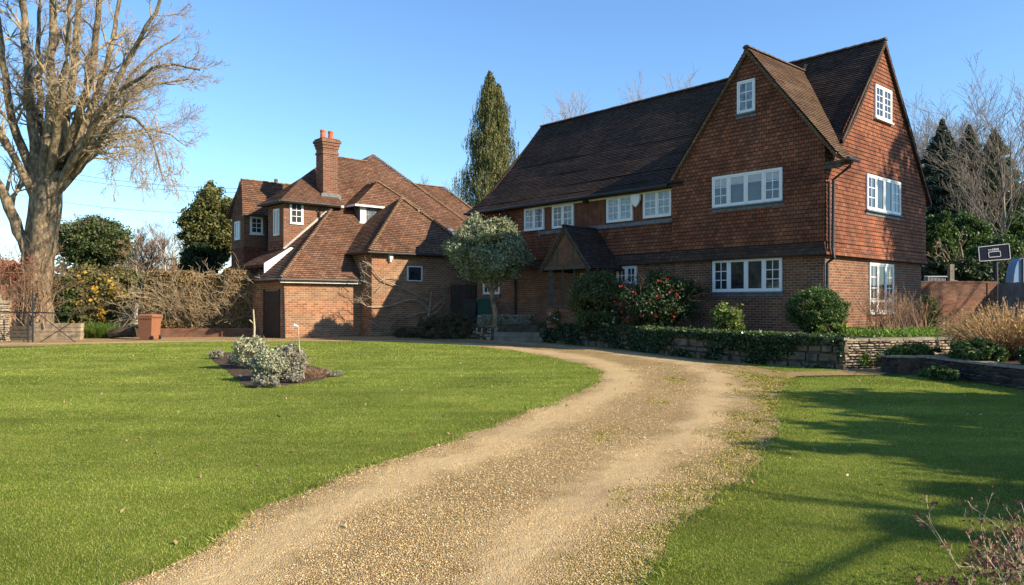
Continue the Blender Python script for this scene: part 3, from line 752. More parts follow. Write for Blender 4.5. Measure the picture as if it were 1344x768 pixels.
win_e(H, 1146.8, 1168.4, 110.2, 154.2, 0, [(1, 2, 4), (1, 2, 4)], sill='white', out=.07)
win_e(H, 1140, 1171.7, 344.7, 411, .12, [(1, 2, 4, [.2]), (1, 1, 1, [.2]), (1, 2, 4, [.2])], sill='white', out=.05)
for a, b_, yt, yb in ((689, 714.5, 274, 304), (725.5, 753.5, 270, 300.5), (797, 831, 259.6, 293), (845, 882, 252, 287.3)):
    win_f(a, b_, yt, yb, .26, [(1, 2, 3), (1, 2, 3)], out=.06, pane_mat=M['leaded'], sill=None)
win_f(634.7, 656.5, 366, 386.5, .40, [(1, 2, 2), (1, 2, 2)], sill='lead')
win_f(810, 836, 350, 374, .40, [(1, 2, 2), (1, 2, 2)], sill='lead')
# alarm box shield and security light
s_, z_ = hit_t(836, 263, .2); b = MB()
q = [(-.2, .22), (.2, .22), (.21, .02), (.12, -.16), (0, -.27), (-.12, -.16), (-.21, .02)]
b.slab([W(s_+x*1.0, .17, z_+y) for x, y in q][::-1], .09); b.build('alarm_box', M['white'], H)
s_, z_ = hit_t(772, 264, .26); b = MB(); b.bar(W(s_, .2, z_-.02), W(s_, .04, z_+.02), .22, .16); b.bar(W(s_, .24, z_), W(s_, .16, z_), .07); b.build('security_light', M['black'], H)
# porch
b = MB(); P0, P1, PM = 8.34, 10.98, 9.66
b.bst(8.55, 10.78, -1.42, -1.2, .6, 1.42); b.bst(8.55, 8.78, -1.2, .4, .6, 1.42); b.bst(10.55, 10.78, -1.2, .4, .6, 1.42)
po = b.build('porch', M['brick_house'], H)
b = MB(); roof_plane(b, [(P0-.05, -1.62, 2.93), (PM, -1.62, 4.62), (PM, .35, 4.62), (P0-.05, .35, 2.93)], th=.07, seed=8); roof_plane(b, [(P1+.05, -1.62, 2.93), (PM, -1.62, 4.62), (PM, .35, 4.62), (P1+.05, .35, 2.93)], th=.07, seed=9)
ridge(b, W(PM, -1.64, 4.63), W(PM, .3, 4.63), .1); b.build('roof', M['roof_dark'], po)
b = MB()
for sx in (P0-.02, P1+.02): b.bar(W(sx, -1.58, 2.86), W(PM, -1.58, 4.52), .07, .17)
b.bar(W(P0+.05, -1.50, 3.0), W(P1-.05, -1.50, 3.0), .12, .16)
for sx in (PM-.42, PM+.42): b.bar(W(sx, -1.50, 3.08), W(sx, -1.50, 3.75), .10, .10)
b.build('barge_board', M['oak'], po)
b = MB(); b.slab([W(PM, -1.44, 4.45), W(P0+.1, -1.44, 2.98), W(P1-.1, -1.44, 2.98)], .08); inf = b.build('gable_infill', M['brick_wall'], po)
for d_ in inf.data.uv_layers[0].data: u_, v_ = d_.uv; d_.uv = ((u_+v_)*.707, (u_-v_)*.707)
for sx in (8.66, 9.35, 10.0, 10.66):
    b = MB(); big = sx in (8.66, 10.66); b.bar(W(sx, -1.31, 1.47), W(sx, -1.31, 2.95), .19 if big else .08); b.build('post', M['oak'], po)
b = MB(); b.bst(8.48, 10.85, -1.5, -1.12, 1.42, 1.50); b.build('sill', M['oak'], po)
b = MB(); b.bst(9.1, 10.2, .36, .41, .72, 2.8)
for x in (9.2, 9.55, 9.9): b.bst(x, x+.22, .33, .36, .85, 2.65)
b.build('door', M['oak_dark'], H)
b = MB(); b.bst(10.25, 10.62, .35, .41, 1.7, 2.85); f_ = b.build('side_light', M['white'], H)
b = MB(); b.bst(10.32, 10.55, .335, .36, 1.78, 2.77); b.build('pane', M['leaded'], f_)
b = MB(); b.bst(8.8, 10.5, -1.1, .38, .68, .78); b.build('porch_floor', M['paving'], H)

# ================================================================ GARAGE AND SECOND HOUSE
K = empty('house', W(21.28, -7.73, 0), 'rambling brick house with clay tile catslide roof and tall chimney on the left', 'house')
FP = lambda s_: 2.7+1.1*(s_-21)
b = MB()
b.bst(21.28, 25, -7.73, 5, 0, 2.85); b.bst(20.26, 22.2, -3.78, 2.62, 0, 4.12)
b.build('wall', M['brick_garage'], K)
b = MB(); b.bst(24.5, 26.3, -6.25, -3.6, 2.2, 6.62); b.bst(26.2, 31, -4.9, 4.2, 0, 6.4); b.bst(28.3, 29.95, -6.7, -4.5, 4.55, 6.3)
b.build('upper_wall', M['brick_chim'], K)
b = MB(); b.bst(28.27, 29.97, -6.73, -4.5, 0, 4.55)
bq = b
for (l, kind, k) in (([(-6.73, 2.5), (-4.9, 2.5), (-4.9, 4.6), (-6.73, 4.6)], 'e', 28.26), ([(24.5, 2.5), (26.3, 2.5), (26.3, 4.75), (24.5, 4.75)], 'f', -6.26)):
    upright(l, kind, k)
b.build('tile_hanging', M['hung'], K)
rr = MB()
roof_plane(rr, [(21, -8, 2.7), (21, 9.2, 2.7), (24.5, 5.07, 6.55), (24.5, -3.55, 6.55)], pitch=.13, lift=.024, seed=11)
roof_plane(rr, [(24.5, -3.55, 6.55), (24.5, 5.07, 6.55), (27.55, 1.48, 9.905), (27.55, -2.0, 9.905)], pitch=.13, lift=.024, seed=12)
roof_plane(rr, [(27.55, .25, 9.905), (27.55, 1.48, 9.905), (28, .95, 10.4)], pitch=.13, lift=.024, seed=13)
rr.slab(WW([(28, .95, 10.4), (27.55, .25, 9.9), (30, .25, 9.7), (30, .95, 10.2)]), .05)
roof_plane(rr, [(24.5, -3.55, 6.55), (27.55, -2.0, 9.9), (26.5, -4.3, 8.3)], pitch=.13, lift=.024, seed=14)
roof_plane(rr, [(21, 9.2, 2.7), (33, 9.2, 2.7), (30, .95, 10.3), (28, .95, 10.4)], pitch=.4)
roof_plane(rr, [(27.55, -2, 9.9), (27.55, .95, 9.9), (31, .95, 6), (31, -2, 6)], pitch=.4)
pl = lambda t: 2.7+.865*(t+8)
roof_plane(rr, [(21, -8, 2.7), (24.5, -3.55, 6.55), (24.5, -8, pl(-8))], pitch=.13, lift=.024, seed=15)
roof_plane(rr, [(23.6, -7.62, 3.45), (23.6, -6.2, 4.30), (26.3, -6.2, 4.30), (26.3, -7.62, 3.45)], pitch=.13, lift=.024, seed=16)
# wing
AP = (22.56, -.58, 7.1); AR = (22.85, -.58, 7.1)
roof_plane(rr, [(20, -4.08, 4.05), (20, 2.92, 4.05), AP], pitch=.13, lift=.024, seed=17)
roof_plane(rr, [(20, -4.08, 4.05), (22.23, -4.08, 4.05), (24.18, -1.6, 6.22), AR, AP], pitch=.13, lift=.024, seed=18)
roof_plane(rr, [(20, 2.92, 4.05), (22.23, 2.92, 4.05), (24.18, .44, 6.22), AR, AP], pitch=.13, lift=.024, seed=19)
roof_plane(rr, [AR, (24.18, -1.6, 6.22), (24.18, .44, 6.22)], pitch=.2)
# rear wing
roof_plane(rr, [(26.5, 13, 4.65), (26.5, 2, 4.65), (31, 2, 9.6), (31, 8.4, 9.6)], pitch=.13, lift=.024, seed=20)
roof_plane(rr, [(26.5, 13, 4.65), (35, 13, 4.65), (31, 8.4, 9.6)], pitch=.4)
# bay and far block
roof_plane(rr, [(24.2, -6.55, 6.67), (24.2, -3.0, 6.67), (25.36, -3.0, 7.49), (26.5, -4.3, 8.3)], pitch=.13, lift=.024, seed=21)
roof_plane(rr, [(24.2, -6.55, 6.67), (26.5, -4.3, 8.3), (26.7, -6.55, 6.67)], pitch=.13, lift=.024, seed=22)
roof_plane(rr, [(28.0, -6.9, 6.3), (28.0, -3, 6.3), (29.2, -3, 8.3), (29.2, -6.5, 8.3)], pitch=.13, lift=.024, seed=23)
roof_plane(rr, [(30.4, -6.9, 6.3), (30.4, -3, 6.3), (29.2, -3, 8.3), (29.2, -6.5, 8.3)], pitch=.4)
b = rr; upl = WW([(28.2, -6.7, 6.2), (29.2, -6.6, 8.2), (30.1, -6.7, 6.2)]); b.slab(upl, .08)
rk = rr.build('roof', M['roof_red'], K)
b = MB()
up = Vector((0, 0, .03))
for a, c in (((21, -8, 2.7), (24.5, -3.55, 6.55)), ((24.26, 5.35, 6.3), (28, .95, 10.4)), ((20, -4.08, 4.05), AP), ((20, 2.92, 4.05), AP), ((26.5, 13, 4.65), (31, 8.4, 9.6)), ((23.62, 1.42, 6.75), (24.9, -.65, 8.27))):
    bonnets(b, Vector(W(*a))+up, Vector(W(*c))+up, .15, .085)
ridge(b, W(27.55, -2, 9.92), W(27.55, .3, 9.92), .1); ridge(b, W(31, 2, 9.62), W(31, 8.4, 9.62), .1); ridge(b, W(29.2, -6.5, 8.32), W(29.2, -3, 8.32), .09)
b.build('hip_tiles', M['hip'], rk)
# dormer
b = MB(); b.bst(23.9, 24.7, -2.3, .9, 5.75, 6.8); dm = b.build('dormer', M['lead'], K)
b = MB(); roof_plane(b, [(23.62, -2.73, 6.75), (23.62, 1.42, 6.75), (24.9, -.65, 8.27)], pitch=.13, lift=.024, seed=31); roof_plane(b, [(23.62, -2.73, 6.75), (24.68, -2.73, 6.75), (26.06, -.65, 8.27), (24.9, -.65, 8.27)], pitch=.13, lift=.024, seed=32); roof_plane(b, [(23.62, 1.42, 6.75), (24.68, 1.42, 6.75), (26.06, -.65, 8.27), (24.9, -.65, 8.27)], pitch=.13, lift=.024, seed=33)
b.build('roof', M['roof_red'], dm)
b = MB(); b.bst(23.58, 23.64, -2.73, 1.4, 6.66, 6.76); b.bst(23.58, 24.6, -2.76, -2.7, 6.66, 6.76); b.bst(23.84, 23.9, -2.3, -1.95, 5.85, 6.7); b.bst(23.82, 23.9, -2.35, .9, 5.80, 5.90); b.build('window', M['white'], dm)
b = MB(); b.bst(23.86, 23.9, -1.95, .9, 5.90, 6.66); b.build('pane', M['leaded'], dm)
# chimney
b = MB()
for o_, za, zb in ((0, 6.3, 9.45), (.04, 9.45, 9.55), (0, 9.55, 9.75), (.04, 9.75, 9.9), (.08, 9.9, 10.05), (.13, 10.05, 10.18), (.07, 10.18, 10.27)): b.bst(24.97-o_, 25.75+o_, -3.85-o_, -2.98+o_, za, zb)
ch = b.build('chimney', M['brick_chim'], rk)
for t in (-3.63, -3.17):
    b = MB(); p = Vector(W(25.4, t, 0)); b.tube([p+Vector((0, 0, 10.25)), p+Vector((0, 0, 10.62)), p+Vector((0, 0, 10.66)), p+Vector((0, 0, 10.75))], [.17, .145, .165, .16], 12); b.build('chimney_pot', M['terracotta'], ch, True)
b = MB(); b.bst(24.9, 24.95, -3.98, -2.84, 6.95, 7.35); b.build('flashing', M['lead'], ch)
b = MB(); b.bst(30.2, 30.7, -4.2, -3.7, 6, 8.35); b.bst(30.15, 30.75, -4.25, -3.65, 8.35, 8.47); p = Vector(W(30.45, -3.95, 0)); b.tube([p+Vector((0, 0, 8.45)), p+Vector((0, 0, 8.75))], .11, 8); b.build('chimney', M['brick_chim'], rk)
# eaves trim
for q_ in ((24.13, 24.2, -6.6, -3.1, 6.58, 6.68), (24.2, 26.7, -6.62, -6.55, 6.58, 6.68), (28.0, 28.05, -6.9, -4.8, 6.2, 6.28), (21.02, 21.08, -8, -3.9, 2.52, 2.6)): b = MB(); b.bst(*q_); b.build('fascia', M['cream'], K)
for q_ in ((24.2, 24.5, -6.5, -3.4, 6.55, 6.60), (24.5, 26.6, -6.5, -6.2, 6.55, 6.60), (20.05, 20.3, -4.0, 2.8, 3.95, 4.02), (21.0, 21.3, -7.95, -3.8, 2.6, 2.66), (21.3, 25, -7.95, -7.7, 2.6, 2.66)): b = MB(); b.bst(*q_); b.build('soffit', M['oak_dark'], K)
gutter('gutter', [W(19.93, -4.2, 4.0), W(19.93, 2.95, 4.0)], K, .055); gutter('gutter', [W(20.0, -4.13, 4.0), W(22.1, -4.13, 4.0)], K, .055)
gutter('gutter', [W(20.94, -8.05, 2.66), W(20.94, -4.1, 2.66)], K, .055); gutter('gutter', [W(20.94, -8.06, 2.66), W(23.6, -8.06, 2.66)], K, .055)
gutter('gutter', [W(24.08, -6.6, 6.63), W(24.08, -3.3, 6.63)], K, .05); gutter('gutter', [W(24.08, -6.62, 6.63), W(26.7, -6.64, 6.63)], K, .05); gutter('gutter', [W(27.95, -6.9, 6.26), W(27.95, -5.0, 6.26)], K, .05)
pipe([W(21.0, -7.85, 2.62), W(21.2, -7.78, 2.4), W(21.21, -7.72, 0)], K, .04); pipe([W(24.1, -4.35, 6.6), W(24.4, -4.35, 6.3), W(24.42, -4.35, 5.0)], K, .045); pipe([W(27.95, -5.5, 6.2), W(28.2, -5.5, 5.9), W(28.2, -5.5, 3.5)], K, .045)
b = MB()
b.slab(WW([(23.58, -7.64, 3.0), (23.58, -6.15, 4.28), (23.58, -6.3, 4.33), (23.58, -7.64, 3.5)]), .06)
b.build('barge_board', M['white'], K)
b = MB(); b.bar(W(24.46, -6.25, 4.28), W(24.46, -3.7, 6.50), .05, .16); b.build('flashing', plain('pale_flashing', (.4, .37, .32), .8, .2, .2, 4), K)
# windows and door
win_e(K, 380, 397.5, 265, 294, 24.5, [(1, 2, 3)], sill=None, out=.06)
win_e(K, 328, 344.7, 284, 307, 28.3, [(1, 2, 3)], sill='white', out=.06)
s1, zt = hit_t(360, 270, -6.25); s0, zb = hit_t(367, 305, -6.25); window(K, 'f', -6.25, s0, s1, 5.0, 6.35, [(1, 1, 1), (1, 1, 1)], sill=None, out=.06)
window(K, 'f', -6.7, 28.8, 29.5, 5.0, 6.0, [(1, 2, 2)], sill=None, out=.05)
b = MB(); b.bst(21.75, 23.3, -7.76, -7.70, 0, 2.15); b.bst(21.65, 21.75, -7.78, -7.72, 0, 2.25); b.bst(23.3, 23.4, -7.78, -7.72, 0, 2.25); b.build('door', M['oak_dark'], K)
t0, zt = hit_s(534, 349, 20.26); t1, zb = hit_s(553.5, 369.5, 20.26); b = MB(); f = .055
b.bst(20.19, 20.27, t0, t1, zb, zb+f); b.bst(20.19, 20.27, t0, t1, zt-f, zt); b.bst(20.19, 20.27, t0, t0+f, zb, zt); b.bst(20.19, 20.27, t1-f, t1, zb, zt); wo_ = b.build('window', M['white'], K)
b = MB(); b.bst(20.235, 20.27, t0+f, t1-f, zb+f, zt-f); b.build('pane', M['glass'], wo_)
t0, z_ = hit_s(511, 340, 20.26); b = MB(); b.bst(20.1, 20.26, t0-.04, t0+.04, z_-.14, z_+.02); b.bst(20.06, 20.2, t0-.09, t0+.09, z_-.02, z_+.2); b.build('wall_lamp', M['white'], K)
b = MB()
sk = [(23.1, 2.9), (23.1, 3.75), (23.85, 3.75), (23.85, 2.9)]
nn = Vector((0, 0, 1)); b.hexa([W(s_, t, FP(s_)-.02) for s_, t in sk]+[W(s_-.05, t, FP(s_)+.07) for s_, t in sk]); sl = b.build('skylight', M['lead'], K)
b = MB(); sk = [(23.17, 2.97), (23.17, 3.68), (23.78, 3.68), (23.78, 2.97)]; b.face([W(s_-.06, t, FP(s_)+.082) for s_, t in sk]); b.build('pane', M['glass_pale'], sl)
# ================================================================ GARDEN WALLS, GATE, BINS
def rubble(name, path, z0, z1, th, mat, parent, sw=(.18, .42), shh=(.09, .2), seed=1, depth=.05, coping=None, both=False, flatness=0.):
    """random walling stones laid along a path; each stone an irregular block standing out of a dark core"""
    rng = random.Random(seed); b = MB()
    core = MB()
    for i in range(len(path)-1):
        a = Vector((*path[i], 0)); c = Vector((*path[i+1], 0)); d = (c-a).normalized(); L = (c-a).length; nrm = Vector((d.y, -d.x, 0))  # right of the path faces out
        q = lambda u, o, z: a+d*u+nrm*o+Vector((0, 0, z))
        core.hexa([q(0, -.04, z0-.05), q(L, -.04, z0-.05), q(L, -th, z0-.05), q(0, -th, z0-.05), q(0, -.04, z1-.02), q(L, -.04, z1-.02), q(L, -th, z1-.02), q(0, -th, z1-.02)])
        z = z0-.03
        while z < z1-.03:
            h = rng.uniform(*shh); h = min(h, z1-z); u = -rng.uniform(0, .1)
            while u < L:
                w_ = rng.uniform(*sw); g_ = .008; o0 = rng.uniform(.01, depth)*(1-flatness)
                hh = h*rng.uniform(.8, 1.0); zz = z+rng.uniform(0, h-hh)
                J = lambda s_: rng.uniform(-s_, s_)
                A = [q(u+g_+J(.015), -.12, zz+g_), q(min(u+w_, L+.04)-g_+J(.015), -.12, zz+g_), q(min(u+w_, L+.04)-g_+J(.02), -.12, zz+hh-g_), q(u+g_+J(.02), -.12, zz+hh-g_)]
                B = [q(u+.02+J(.015), o0+J(.01), zz+.018+J(.01)), q(min(u+w_, L+.04)-.02+J(.015), o0+J(.01), zz+.018+J(.01)), q(min(u+w_, L+.04)-.025+J(.02), o0+J(.012), zz+hh-.018+J(.01)), q(u+.025+J(.02), o0+J(.012), zz+hh-.018+J(.01))]
                b.face(B)
                for k in range(4): kk = (k+1) % 4; b.face([A[k], A[kk], B[kk], B[k]])
                u += w_
            z += h
    core.build('core', M['slate'], parent); b.build('stonework', mat, parent)
    if coping:
        for i in range(len(path)-1):
            a = Vector((*path[i], 0)); c = Vector((*path[i+1], 0)); d = (c-a).normalized(); L = (c-a).length; nrm = Vector((d.y, -d.x, 0)); u = 0; cb = MB() if i == 0 else cb
            while u < L:
                w_ = min(rng.uniform(.35, .8), L-u+.02); zt = z1+coping+rng.uniform(-.008, .01); o = .05+rng.uniform(-.02, .03)
                q = lambda uu, oo, z: a+d*uu+nrm*oo+Vector((0, 0, z))
                cb.hexa([q(u+.004, o, z1-.01), q(u+w_-.004, o, z1-.01), q(u+w_-.004, -th-.02, z1-.01), q(u+.004, -th-.02, z1-.01), q(u+.006, o-.01, zt), q(u+w_-.006, o-.01, zt), q(u+w_-.006, -th, zt), q(u+.006, -th, zt)]); u += w_
        cb.build('coping', M['coping'], parent)
# path order keeps the visible face on the right-hand side
E1 = empty('retaining_wall', (5.0, 22.7, 0), 'ivy covered rubble stone retaining wall along the outside of the drive bend', 'stone wall')
WP = [(1.25, 30.9), (2.4, 28.9), (3.78, 26.2), (4.95, 22.7), (6.42, 19.6), (7.98, 17.9)][::-1]
WPf = [(1.25, 30.9), (2.4, 28.9), (3.78, 26.2), (4.95, 22.7), (6.42, 19.6), (7.98, 17.9)]
def rightface(p): return p
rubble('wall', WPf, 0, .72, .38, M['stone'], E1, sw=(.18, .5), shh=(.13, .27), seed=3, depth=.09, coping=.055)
E2 = empty('retaining_wall', (9.4, 18.3, 0), 'sunlit pale stone retaining wall with plants growing against it below the end gable', 'stone wall')
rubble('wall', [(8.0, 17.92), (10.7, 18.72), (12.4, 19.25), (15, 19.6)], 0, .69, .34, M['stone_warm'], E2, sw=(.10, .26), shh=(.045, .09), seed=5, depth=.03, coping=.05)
E3 = empty('raised_bed', (9.3, 15.5, 0), 'dark layered slate walls round the raised bed on the right lawn', 'raised bed')
pA, pB, pC, pD = G(1168, 490), G(1205, 491), G(1262, 499), G(1344, 513.5)
rubble('wall', [(8.62, 17.5), (pA.x, pA.y), (9.15, 16.8)], 0, .37, .35, M['slate'], E3, sw=(.12, .35), shh=(.03, .07), seed=6, depth=.05, coping=.03)
rubble('wall', [(9.15, 16.8), (9.2, 16.0), (9.3, 14.6), (9.42, 13.2), (9.6, 11.4), (9.8, 9.4)], 0, .40, .35, M['slate'], E3, sw=(.15, .45), shh=(.03, .07), seed=7, depth=.05, coping=.035)
b = MB(); b.box(9.55, 16, 9.4, 17.2, -.02, .40); b.hexa([(8.75, 16.9, 0), (9.6, 16.5, 0), (12, 18.4, 0), (8.7, 17.5, 0), (8.75, 16.9, .34), (9.6, 16.5, .38), (12, 18.4, .4), (8.7, 17.5, .34)]); b.build('soil', M['soil'], E3)

# steps up to the front door path
st = empty('steps', (.4, 30.9, 0), 'shallow stone steps rising from the drive to the front path', 'steps')
for i in range(3):
    b = MB(); y = 30.75+i*.42; b.hexa([(-.75, y+.45, 0), (1.25-.1*i, y-.15, 0), (1.7, y+2.2, 0), (-.4, y+2.6, 0), (-.75, y+.45, .19*(i+1)), (1.25-.1*i, y-.15, .19*(i+1)), (1.7, y+2.2, .19*(i+1)), (-.4, y+2.6, .19*(i+1))]); b.build('step', M['paving'], st)
kw = empty('retaining_wall', (-.9, 31.0, 0), 'short low rubble wall beside the steps under the lavender hedge', 'stone wall')
rubble('wall', [(-2.1, 33.6), (-1.3, 32.7), (-.62, 31.95), (-.5, 32.4)], 0, .60, .3, M['stone_warm'], kw, sw=(.15, .4), shh=(.1, .2), seed=8, coping=.04)

# boundary brick wall and board fence on the right
bw = empty('brick_wall', (17.6, 29.5, .7), 'shaded brown brick garden wall joining the house to the fence', 'brick wall')
b = MB(); p0, p1 = Vector((15.6, 29.2, 0)), Vector((19.45, 29.95, 0))
def wall_run(b, a, c, z0, z1, th):
    d = (c-a).normalized(); nn = Vector((-d.y, d.x, 0))*th
    b.hexa([a+Vector((0, 0, z0)), c+Vector((0, 0, z0)), c+nn+Vector((0, 0, z0)), a+nn+Vector((0, 0, z0)), a+Vector((0, 0, z1)), c+Vector((0, 0, z1)), c+nn+Vector((0, 0, z1)), a+nn+Vector((0, 0, z1))])
wall_run(b, p0, p1, .5, 2.40, .22); wall_run(b, p1-Vector((.45, .12, 0)), p1+Vector((.02, -.02, 0)), .5, 2.43, .35); b.build('wall', M['brick_wall'], bw)
b = MB(); d_ = (p1-p0)/34; rng = random.Random(4)
for i in range(34): a = p0+d_*i+Vector((.01, -.015, 0)); wall_run(b, a, a+d_*.94, 2.405, 2.47+rng.uniform(0, .012), .25)
b.build('coping', M['brick_wall'], bw)
fn = empty('board_fence', (20.3, 28.9, .7), 'silvered vertical board fence to the right of the brick garden wall', 'fence')
b = MB(); a, c = Vector((19.5, 29.9, 0)), Vector((21.6, 26.6, 0)); d = (c-a).normalized(); L = (c-a).length; i = 0; u = 0; nn = Vector((-d.y, d.x, 0)); rng = random.Random(2)
while u < L+2.4:
    w_ = rng.uniform(.13, .15); p = a+d*u+nn*(rng.uniform(-.006, .006)+(.012 if i % 2 else 0)); zt = 2.42+rng.uniform(-.015, .015)
    b.hexa([p+Vector((0, 0, .6)), p+d*w_+Vector((0, 0, .6)), p+d*w_+nn*.02+Vector((0, 0, .6)), p+nn*.02+Vector((0, 0, .6)), p+Vector((0, 0, zt)), p+d*w_+Vector((0, 0, zt)), p+d*w_+nn*.02+Vector((0, 0, zt)), p+nn*.02+Vector((0, 0, zt))]); u += w_+.006; i += 1
b.build('boards', M['fence_wood'], fn)
for zz in (1.0, 2.1): b = MB(); b.bar(a+nn*.08+Vector((0, 0, zz)), c+nn*.08+Vector((0, 0, zz)), .06, .09); b.build('rail', M['fence_wood'], fn)
for u in (0, 1.9, 3.8): b = MB(); p = a+d*u+nn*.1; b.bar(p+Vector((0, 0, .6)), p+Vector((0, 0, 2.38)), .1); b.build('post', M['fence_wood'], fn)
# side gate between the houses
sg = empty('side_gate', W(19, .6, 0), 'dark vertical board gate between the two houses behind the round tree', 'gate')
b = MB(); p = Vector(W(20.2, 2.55, 0)); 
for i in range(17): q = Vector(W(20.15-i*.15, .9, 0)); b.bar(q+Vector((0, 0, .3)), q+Vector((0, 0, 2.5+.02*(i % 3))), .135, .03, up=D1)
b.build('boards', M['gate_wood'], sg)
for zz in (.9, 2.2): b = MB(); b.bar(Vector(W(20.2, .95, zz)), Vector(W(17.6, .95, zz)), .05, .1); b.build('rail', M['gate_wood'], sg)

def wheelie(name, loc, rz, mat, label, group=None, s=1.0):
    o = empty(name, loc, label, 'bin', group); x, y, z = loc
    def frus(b, w0, d0, z0, w1, d1, z1, dy0=0, dy1=0):
        b.hexa([(x-w0, y-d0+dy0, z+z0), (x+w0, y-d0+dy0, z+z0), (x+w0, y+d0+dy0, z+z0), (x-w0, y+d0+dy0, z+z0), (x-w1, y-d1+dy1, z+z1), (x+w1, y-d1+dy1, z+z1), (x+w1, y+d1+dy1, z+z1), (x-w1, y+d1+dy1, z+z1)])
    b = MB(); frus(b, .245*s, .27*s, .03, .285*s, .34*s, .95*s); frus(b, .30*s, .355*s, .88*s, .30*s, .36*s, .955*s); bo = b.build('body', mat, o)
    b = MB(); frus(b, .30*s, .37*s, .965*s, .295*s, .36*s, 1.01*s); frus(b, .285*s, .35*s, 1.01*s, .2*s, .26*s, 1.06*s); b.tube([(x-.27*s, y+.39*s, z+.96*s), (x+.27*s, y+.39*s, z+.96*s)], .022, 8); b.build('lid', mat, o)
    for sx in (-1, 1):
        b = MB(); b.tube([(x+sx*.20*s, y+.27*s, z+.10), (x+sx*.25*s, y+.27*s, z+.10)], .10, 16); b.build('wheel', M['bin_black'], o, False)
    o.rotation_euler = (0, 0, rz); return o
p = G(192, 446.5); wheelie('wheelie_bin', (p.x, p.y+.3, 0), R(-104), M['bin_brown'], 'brown wheelie bin standing on the gravel in front of the hedge', s=1.06)
wheelie('wheelie_bin', (-1.35, 34.6, .7), R(15), M['bin_green'], 'dark green wheelie bin behind the round tree', s=1.05)
wheelie('wheelie_bin', (-2.0, 34.7, .66), R(10), M['bin_black'], 'black wheelie bin to the left of the dark green bin', s=1.05)

# entrance: iron gate, stone pier, sleeper walls, low brick wall, log
gt = empty('metal_gate', (-19.5, 30.3, 0), 'black iron estate gate with crossed braces standing open on the left', 'gate')
def gp(px, py, Y=30.6): return at(px, py, Y)
for l in ([(-12, 409.5), (45, 410), (112, 412.5)],): b = MB(); b.tube([gp(*q) for q in l], .03, 6); b.build('top_rail', M['iron'], gt, True)
for l in ([(48, 410), (101, 451)], [(93, 424), (45, 454)], [(30, 447), (39, 454)]): b = MB(); b.tube([gp(*q) for q in l], .017, 6); b.build('brace', M['iron'], gt, True)
for x in (37, 43): b = MB(); b.tube([gp(x, 385 if x == 43 else 409), gp(x, 454)], .035, 8); b.build('post', M['iron'], gt, True)
b = MB(); b.tube([gp(8, 441), gp(22, 424), gp(34, 417)], .03, 6); b.build('brace', M['oak'], gt, True)
pr = empty('gate_pier', (-20.9, 30, 0), 'square stone gate pier with stepped cap at the left edge', 'gate pier')
X0, X1 = at(-24, 450, 31).x, at(-5, 450, 31).x
rubble('pier', [(X0, 31.0), (X1, 31.0), (X1, 31.8)], 0, at(0, 398, 31).z, .6, M['stone_warm'], pr, sw=(.15, .35), shh=(.07, .12), seed=12, depth=.03)
b = MB(); zc = at(0, 398, 31).z; b.box(X0-.05, X1+.06, 30.95, 31.8, zc-.02, zc+.12); b.box(X0, X1-.25, 31.0, 31.7, zc+.12, zc+.38); b.build('cap', M['coping'], pr)
def timber_wall(label, px0, px1, y0, yb, Y, rows, mat, seed):
    a, c = at(px0, yb, Y), at(px1, yb, Y); o = empty('sleeper_wall', (a.x, Y, 0), label, 'retaining wall'); h = at(px0, y0, Y).z/rows; rng = random.Random(seed)
    for i in range(rows):
        b = MB(); j = rng.uniform(-.03, .03); b.hexa([(a.x-.02+j, Y+j, h*i), (c.x+j, Y+j, h*i), (c.x+j, Y+.25, h*i), (a.x+j, Y+.25, h*i), (a.x+.01+j, Y+.01+j, h*(i+.93)), (c.x-.01+j, Y+.015+j, h*(i+.93)), (c.x+j, Y+.24, h*(i+.93)), (a.x+j, Y+.24, h*(i+.93))]); b.build('sleeper', mat, o)
timber_wall('weathered timber sleeper wall behind the iron gate at the foot of the tree', 44, 106, 424, 447, 32.3, 4, M['sleeper'], 3)
timber_wall('darker sleeper wall between the stone gate pier and the gate posts', 12, 39, 428, 450, 31.9, 4, M['oak'], 4)
lw = empty('low_brick_wall', (-13, 35.3, 0), 'low mossy red brick wall along the foot of the long hedge', 'brick wall')
b = MB(); wall_run(b, Vector((-17.4, 34.6, 0)), Vector((-11.0, 35.9, 0)), 0, .42, .25); b.build('wall', M['brick_wall'], lw)
b = MB(); pts = [at(145, 437, 33.6)+Vector((0, 0, -.05)), at(160, 436, 33.5), at(176, 436, 33.4)]; b.tube(pts, [.2, .24, .22], 9); tag(b.build('log', bark_mat('log_bark', (.03, .022, .016), (.10, .075, .05)), None, True), 'dark fallen log lying beside the brown bin', 'log')
M['bark'] = bark_mat('grey_bark', (.06, .045, .028), (.38, .29, .18), 7, bstr=1., bd=.09)
M['bark_pale'] = bark_mat('pale_bark', (.35, .31, .25), (.62, .58, .5), 6)
M['twig'] = plain('twig', (.36, .275, .17), .9, .1, .3, 4)
M['twig_red'] = plain('reddish_twig', (.29, .18, .11), .9, .1, .3, 4)
M['twig_grey'] = plain('grey_twig', (.22, .18, .14), .9, .1, .3, 4)
M['stem'] = plain('brown_stem', (.14, .10, .07), .9, .1, .3, 8)

